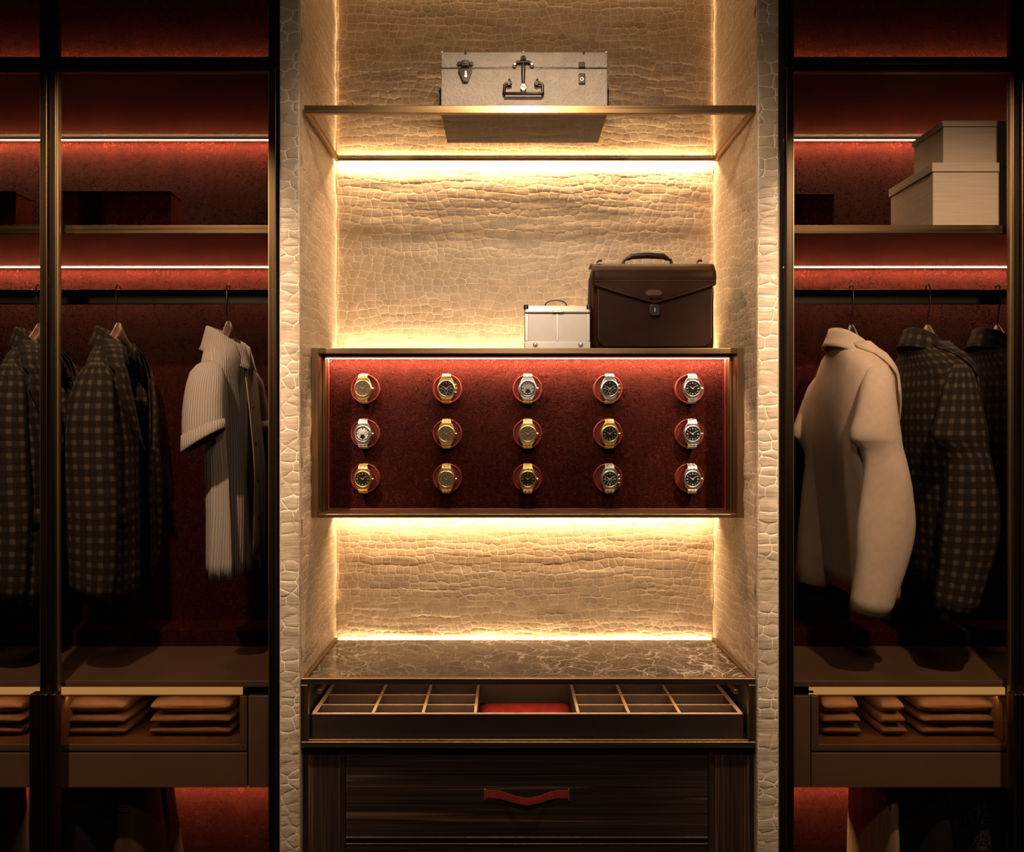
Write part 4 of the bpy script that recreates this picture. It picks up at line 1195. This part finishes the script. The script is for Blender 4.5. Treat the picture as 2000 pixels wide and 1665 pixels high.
stack_names = [('left', 122, 246, 'left stack in the left wardrobe drawer'), ('right', 288, 452, 'right stack in the left wardrobe drawer'),
               ('far', -130, 44, 'stack in the drawer at the left photo edge'),
               ('a', 1608, 1684, 'narrow left stack in the right wardrobe drawer'), ('b', 1722, 1772, 'narrow middle stack in the right wardrobe drawer'), ('c', 1800, 1952, 'wide right stack in the right wardrobe drawer')]
pos = ['lowest', 'middle', 'topmost']
for si, (nm, a, b_, lab) in enumerate(stack_names):
    z_ = zd
    for q in range(3):
        h = .029 + (.019 if q == 2 else 0)
        folded(a + q, b_ - 2 * q, z_, h, .118 + .004 * q, .31, 'folded rust brown jumper, %s of the %s' % (pos[q], lab), si * 7 + q, 'folded jumpers in the drawers')
        z_ += h + .0006

# ------------------------------------------------------------------ hangers and clothes
RZ = Z(566, .29); RAILY = .29
def hanger(X0, label, dz=0.0, mat=None, ztop=None, sw=.155, rz=RZ, grp='wooden hangers on the rails'):
    zc_ = (1.735 if ztop is None else ztop) + dz
    t = thing('clothes_hanger', label, 'hanger', (X0, RAILY, zc_), grp)
    rings = []
    for i in range(21):
        u = -1 + 2 * i / 20
        y = RAILY + sw * u
        z = zc_ - .012 - .118 * abs(u) ** 1.1
        rf = .014 + .004 * abs(u) ** 2; rz_ = .016 - .004 * abs(u)
        if abs(u) < .18: rz_ += .016 * (1 - abs(u) / .18)
        rings.append([(X0 + rf * math.cos(q), y, z + rz_ * math.sin(q)) for q in [2 * math.pi * j / 12 for j in range(12)]])
    MB().loft(rings, True, True).build('hanger_bar', mat or M['wood_hanger'], t, smooth=True, angle=60)
    pts = [(X0, RAILY, zc_ + .015), (X0, RAILY, zc_ + .028), (X0 - .004, RAILY - .006, zc_ + .038), (X0, RAILY - .014, rz - .045), (X0, RAILY - .0135, rz - .004)]
    for a in range(0, 181, 30):
        pts.append((X0, RAILY - .0125 * math.cos(R(a)), rz + .003 + .012 * math.sin(R(a))))
    pts.append((X0, RAILY + .0125, rz - .012))
    MB().tube(pts, .0022, 8).build('hook', M['hook'], t, smooth=True)
    return t

def spow(v, e): return abs(v) ** e * (1 if v >= 0 else -1)

class Garment:
    """hanging coat, facing +X, shoulders along Y; z0 = neck height"""
    def __init__(s, X0, z0, prof, seed, wr=.004, shear=0.0):
        s.shear = shear; s.X0, s.z0, s.prof, s.seed, s.wr = X0, z0, prof, seed, wr
    def ring(s, h):
        pr = s.prof
        if h >= pr[0][0]: return pr[0][1:]
        for a, b in zip(pr, pr[1:]):
            if a[0] >= h >= b[0]:
                f = (a[0] - h) / (a[0] - b[0]); f = f * f * (3 - 2 * f) if False else f
                return tuple(p + (q - p) * f for p, q in zip(a[1:], b[1:]))
        return pr[-1][1:]
    def pt(s, h, phi, off=0.0):
        a, b, dl, fo = s.ring(h)
        c, sn = math.cos(phi), math.sin(phi)
        f = (b + off) * spow(c, .75); l = (a + off) * spow(sn, .75)
        if h < -.12:
            w = min(1, (-h - .12) / .3)
            f += s.wr * w * noise.noise((phi * 2.6, h * 1.3, s.seed)) * 2.2
            l += s.wr * w * noise.noise((phi * 3.3 + 9, h * 1.1, s.seed))
        return (s.X0 + fo + f - s.shear * l, RAILY + l, s.z0 + h)
    def body(s, mat, parent, n=52, cut=True):
        hs = [p[0] for p in s.prof]
        zs = []
        for a, b in zip(hs, hs[1:]):
            m = max(1, int(abs(a - b) / .045))
            zs += [a + (b - a) * i / m for i in range(m)]
        zs.append(hs[-1])
        rings = []
        for h in zs:
            dl = s.ring(h)[2]
            rings.append([s.pt(h, dl + (2 * math.pi - 2 * dl) * j / n) for j in range(n + 1)])
        return MB().loft(rings, False, uv=True).build('body', [mat], parent, smooth=True, solid=.003, angle=80)
    def lapel(s, sg, mat, parent, top=0.0, bottom=-.34, width=.085, notch=.35):
        rings = []
        for i in range(17):
            t = i / 16; h = top + (bottom - top) * t
            a, b, dl, fo = s.ring(h)
            w = width * math.sin(math.pi * min(1, (t * .92 + .12))) ** .7 if t < notch else width * (1 - (t - notch) / (1 - notch)) ** .8
            if abs(t - notch) < .04: w *= .72
            r = max(a, b)
            ring = []
            for q in range(5):
                ang = dl + (w / max(.06, (a + b) / 2)) * q / 4
                ring.append(s.pt(h, sg * ang, .010 + .006 * math.sin(math.pi * q / 4)))
            rings.append(ring)
        return MB().loft(rings, False, uv=True).build('lapel', mat, parent, smooth=True, solid=.003, angle=80)
    def collar(s, mat, parent, rise=.035, fall=.045, spread=.016, gap=.85, drop=.075):
        a, b, dl, fo = s.ring(0)
        rings = []
        for (dz, out) in ((-.008, .002), (rise * .6, .002), (rise, .005), (rise * .97, .010), (rise * .5, spread * .9), (rise - fall, spread * 1.6), (rise - fall - .012, spread * 2.0)):
            ring = []
            for j in range(33):
                ph = gap + (2 * math.pi - 2 * gap) * j / 32
                # lower at the front, higher at the nape
                lift = .012 * (1 - math.cos(ph)) / 2 - drop * ((1 + math.cos(ph)) / 2) ** 1.3
                ring.append((s.X0 + fo + (b + out) * math.cos(ph) - s.shear * (a + out) * math.sin(ph), RAILY + (a + out) * math.sin(ph), s.z0 + dz + lift))
            rings.append(ring)
        return MB().loft(rings, False, uv=True).build('collar', mat, parent, smooth=True, solid=.003, angle=80)
    def sleeve(s, sg, mat, parent, path, thick=.003, tilt=-.012, soft=1):
        """path rows: (h, forward offset, lateral distance, half fore-aft, half lateral)"""
        rows = []
        for a, b in zip(path, path[1:]):
            m = max(1, int(abs(a[0] - b[0]) / .03))
            for i in range(m):
                f = i / m; rows.append(tuple(p + (q - p) * f for p, q in zip(a, b)))
        rows.append(path[-1])
        # soften the corners of the piecewise path
        for _ in range(soft):
            rows = [rows[0]] + [tuple((p + 2 * q + r) / 4 for p, q, r in zip(rows[i - 1], rows[i], rows[i + 1])) for i in range(1, len(rows) - 1)] + [rows[-1]]
        rings = []; n = 30
        for ri, (h, fo, la, rf, rl) in enumerate(rows):
            ring = []
            for j in range(n):
                q = 2 * math.pi * j / n
                wv = 1 + .10 * noise.noise((q * 1.1, h * 6, s.seed + 3 * sg)) * min(1, max(0, (-h - .1) * 8))
                tl_ = max(0.0, 1 - (len(rows) - 1 - ri) / 6)
                crease = -.006 * math.exp(-((h + .325) / .014) ** 2) * (1 if tilt < 0 else 0)
                yl = sg * la + sg * (rl + crease) * wv * math.sin(q)
                ring.append((s.X0 + fo + rf * wv * math.cos(q) - s.shear * yl, RAILY + yl, s.z0 + h + tilt * tl_ * math.cos(q)))
            rings.append(ring)
        return MB().loft(rings, True, uv=True).build('sleeve', mat, parent, smooth=True, solid=thick, angle=80)

def jacket_profile(length, flare=.02, open_=.10, b0=.062):
    return [(.0, .062, .056, 1.25, 0), (-.020, .085, .060, 1.05, 0), (-.045, .132, .064, .85, 0), (-.080, .176, .064, .62, 0), (-.115, .195, b0 + .006, .48, 0),
            (-.20, .198, b0 + .014, .34, 0), (-.32, .196, b0 + .018, open_ + .06, .002), (-.52, .200 + flare * .4, b0 + .014, open_ + .04, .008), (-length, .204 + flare * .6, b0 + .012, open_ + .09, .016)]
cream_profile = [(.0, .062, .056, 1.25, 0), (-.020, .085, .060, 1.05, 0), (-.045, .135, .066, .85, 0), (-.080, .178, .068, .62, 0), (-.115, .196, .076, .48, 0), (-.20, .198, .084, .34, 0),
                 (-.30, .196, .084, .18, 0), (-.50, .198, .070, .16, .012), (-.765, .205, .058, .2, .027)]
long_sleeve = [(-.080, .000, .182, .016, .010), (-.090, .000, .190, .036, .022), (-.115, .000, .200, .050, .034), (-.18, -.004, .212, .064, .042), (-.28, -.008, .218, .072, .044),
               (-.42, -.004, .219, .074, .043), (-.55, .004, .219, .072, .042), (-.66, .002, .219, .068, .041), (-.75, -.002, .219, .062, .040)]
wide_sleeve = [(-.080, -.004, .182, .015, .010), (-.090, -.006, .191, .030, .022), (-.120, -.016, .203, .042, .034), (-.17, -.019, .210, .052, .039), (-.223, -.022, .214, .062, .042), (-.270, -.026, .217, .074, .046),
               (-.290, -.028, .217, .077, .047), (-.300, -.026, .217, .074, .046), (-.318, -.010, .217, .060, .043), (-.344, .000, .217, .056, .043), (-.40, .003, .217, .065, .044), (-.46, .005, .217, .072, .045), (-.538, .005, .217, .080, .046), (-.60, -.002, .217, .078, .045),
               (-.666, -.015, .217, .071, .044), (-.753, -.036, .217, .060, .043), (-.789, -.043, .217, .056, .042)]

def jacket(px, label, hl, mat, pytop=640, length=.74, sleeves=long_sleeve, seed=1, lapels=True, grp='checked jackets in the wardrobes', zoff=0, name='jacket', wood_=None, b0=.062, prof=None, shear=0.0):
    X0 = X(px, RAILY)
    z0 = Z(pytop, RAILY) - .030 + zoff
    hanger(X0, hl, ztop=z0 + .040, mat=wood_)
    t = thing(name, label, 'jacket', (X0, RAILY, z0 - length), grp)
    g = Garment(X0, z0, prof or jacket_profile(length, b0=b0), seed, .004, shear)
    g.body(mat, t)
    g.collar(mat, t)
    if lapels:
        for sg in (1, -1): g.lapel(sg, mat, t)
        bt_ = MB()
        p = g.pt(-.40, .12, .004)
        MB().tube([(p[0], p[1], p[2]), (p[0] + .004, p[1], p[2])], .009, 12).build('button', M['dark_leather'], t, bevel=.001)
        # flap pockets
        for sg in (1, -1):
            rr = []
            for h in (-.50, -.53, -.555):
                rr.append([g.pt(h, sg * (.62 + .5 * q / 6), .004 + (.004 if h < -.5 else 0)) for q in range(7)])
            MB().loft(rr, False, uv=True).build('pocket_flap', mat, t, smooth=True, solid=.003)
    for sg in (1, -1): g.sleeve(sg, mat, t, sleeves)
    # lining shows inside the neck and the opening
    lr = []
    for h in (-.004, -.03, -.06, -.12, -.25, -.45, -length + .02):
        dl = g.ring(h)[2]
        lr.append([g.pt(h, dl + .02 + (2 * math.pi - 2 * dl - .04) * j / 36, -.006) for j in range(37)])
    MB().loft(lr, False).build('lining', M['lining'], t, smooth=True)
    return t
jacket(-62, 'dark checked tweed jacket cut off by the left edge of the photo', 'walnut hanger holding the jacket cut off by the left photo edge', M['plaid_dark'], 652, .77, seed=3, shear=.14)
jacket(76, 'checked tweed jacket hanging behind the left double door frame', 'walnut hanger of the jacket behind the left double door frame', M['plaid'], 650, .78, seed=5, shear=.14)
jacket(231, 'brown checked tweed jacket with lapels hanging left of the striped shirt', 'walnut hanger holding the checked jacket beside the striped shirt', M['plaid'], 648, .77, seed=8, shear=.16)
jacket(1663, 'cream wool jacket hanging behind the right glass door', 'dark hanger under the collar of the cream jacket', M['cream'], 652, .765, wide_sleeve, seed=12, lapels=True, grp='cream clothes in the wardrobes', wood_=M['black'], prof=cream_profile)
jacket(1812, 'dark checked tweed jacket hanging just right of the cream jacket', 'walnut hanger holding the jacket just right of the cream one', M['plaid'], 652, .74, wide_sleeve, seed=17)
jacket(1948, 'dark checked tweed jacket at the right edge, half hidden by the door frame', 'walnut hanger nearest the right door frame', M['plaid_dark'], 652, .74, wide_sleeve, seed=23)

# striped short sleeved shirt
def shirt():
    px = 446; X0 = X(px, RAILY); z0 = Z(645, RAILY) - .034
    hanger(X0, 'walnut hanger holding the striped short sleeved shirt', ztop=z0 + .044, sw=.13)
    t = thing('shirt', 'beige striped short sleeved shirt hanging at the right of the left wardrobe', 'shirt', (X0, RAILY, z0 - .71))
    prof = [(.0, .058, .054, 1.0, 0), (-.018, .080, .056, .75, 0), (-.042, .118, .058, .45, .002), (-.074, .152, .056, .18, .004), (-.108, .170, .054, .06, .006),
            (-.18, .170, .054, .05, .012), (-.34, .166, .052, .05, .022), (-.52, .168, .050, .05, .028), (-.71, .172, .052, .07, .030)]
    g = Garment(X0, z0, prof, 31, .012)
    g.body(M['shirt'], t, 64)
    g.collar(M['shirt'], t, .034, .062, .016, .30, .055)
    sl = [(-.074, .004, .158, .016, .010), (-.084, .002, .166, .036, .022), (-.108, .000, .178, .050, .034), (-.17, .000, .198, .056, .040), (-.24, .004, .214, .058, .043), (-.305, .010, .226, .057, .044)]
    for sg in (1, -1):
        o = g.sleeve(sg, M['shirt'], t, sl, tilt=.036)
        # turned cuff
        rr = []
        for h, e, tt in ((-.268, .003, .026), (-.302, .0045, .036), (-.308, .002, .036)):
            f_ = (-h - .24) / .065; fo = .004 + .006 * f_; la = .214 + .012 * f_
            rr.append([(X0 + fo + (.0575 + e) * math.cos(q), RAILY + sg * la + sg * (.0435 + e) * math.sin(q), z0 + h + tt * math.cos(q)) for q in [2 * math.pi * j / 30 for j in range(30)]])
        MB().loft(rr, True, uv=True).build('cuff', M['shirt'], t, smooth=True, solid=.002)
    # placket with buttons
    pl = []
    for i in range(15):
        h = -.02 - .64 * i / 14
        pl.append([g.pt(h, -.10 + .22 * q / 4, .004) for q in range(5)])
    MB().loft(pl, False, uv=True).build('placket', M['shirt'], t, smooth=True, solid=.002)
    for i in range(5):
        p = g.pt(-.09 - .115 * i, 0.01, .006)
        MB().tube([p, (p[0] + .003, p[1], p[2])], .0048, 10).build('button', M['dark_leather'], t)
shirt()

# garments in the lower hanging space
LRZ = Z(1478, .06)
for t_, a, b_ in ((tl, ll, lh), (tr, rl, rh)):
    bx('clothes_rail', M['black'], t_, a, b_, .282, .298, LRZ - .03, LRZ, .004)
def drop(px, label, hl, mat, prof, seed, cat='clothing', name='hanging_trousers', wr=.008):
    X0 = X(px, RAILY); z0 = LRZ - .10
    hanger(X0, hl, ztop=z0 + .040, sw=.14, rz=LRZ)
    t = thing(name, label, cat, (X0, RAILY, z0 + prof[-1][0]), 'clothes on the lower rails')
    g = Garment(X0, z0, prof, seed, wr)
    g.body(mat, t, 48)
    return t
def flat(w0, w1, d0, d1, ln): return [(.0, w0 * .5, d0 * .6, .02, 0), (-.03, w0 * .9, d0, .02, 0), (-.08, w0, d0, .02, 0), (-.3, (w0 + w1) / 2, (d0 + d1) / 2, .02, 0), (-ln, w1, d1, .02, 0)]
drop(190, 'black wool coat hanging under the left wardrobe drawers', 'walnut hanger of the black coat under the left drawers', M['black_cloth'], flat(.17, .20, .055, .085, .55), 41, name='hanging_coat')
drop(286, 'brown satin skirt flaring beside the black coat under the left drawers', 'walnut hanger of the brown satin skirt', M['brown_cloth'], flat(.13, .17, .045, .105, .52), 43, name='satin_skirt')
drop(-28, 'dark coat under the drawers at the left photo edge', 'walnut hanger of the dark coat at the left photo edge', M['black_cloth'], flat(.17, .2, .045, .06, .55), 47, name='hanging_coat')
drop(1704, 'tan satin blouse hanging under the right wardrobe drawers', 'walnut hanger of the tan satin blouse', M['tan_cloth'], flat(.15, .17, .022, .026, .5), 51, name='satin_blouse', wr=.004)
drop(1785, 'black wool coat between the tan blouse and the sequinned dress', 'walnut hanger of the coat beside the sequinned dress', M['black_cloth'], flat(.17, .2, .046, .056, .55), 53, name='hanging_coat')
drop(1868, 'black sequinned dress hanging under the right wardrobe drawers', 'walnut hanger of the sequinned dress', M['sequin'], flat(.15, .18, .034, .044, .55), 57, name='sequinned_dress')
drop(1945, 'black coat by the right door frame under the drawers', 'walnut hanger of the coat by the right door frame', M['black_cloth'], flat(.17, .2, .040, .050, .55), 59, name='hanging_coat')
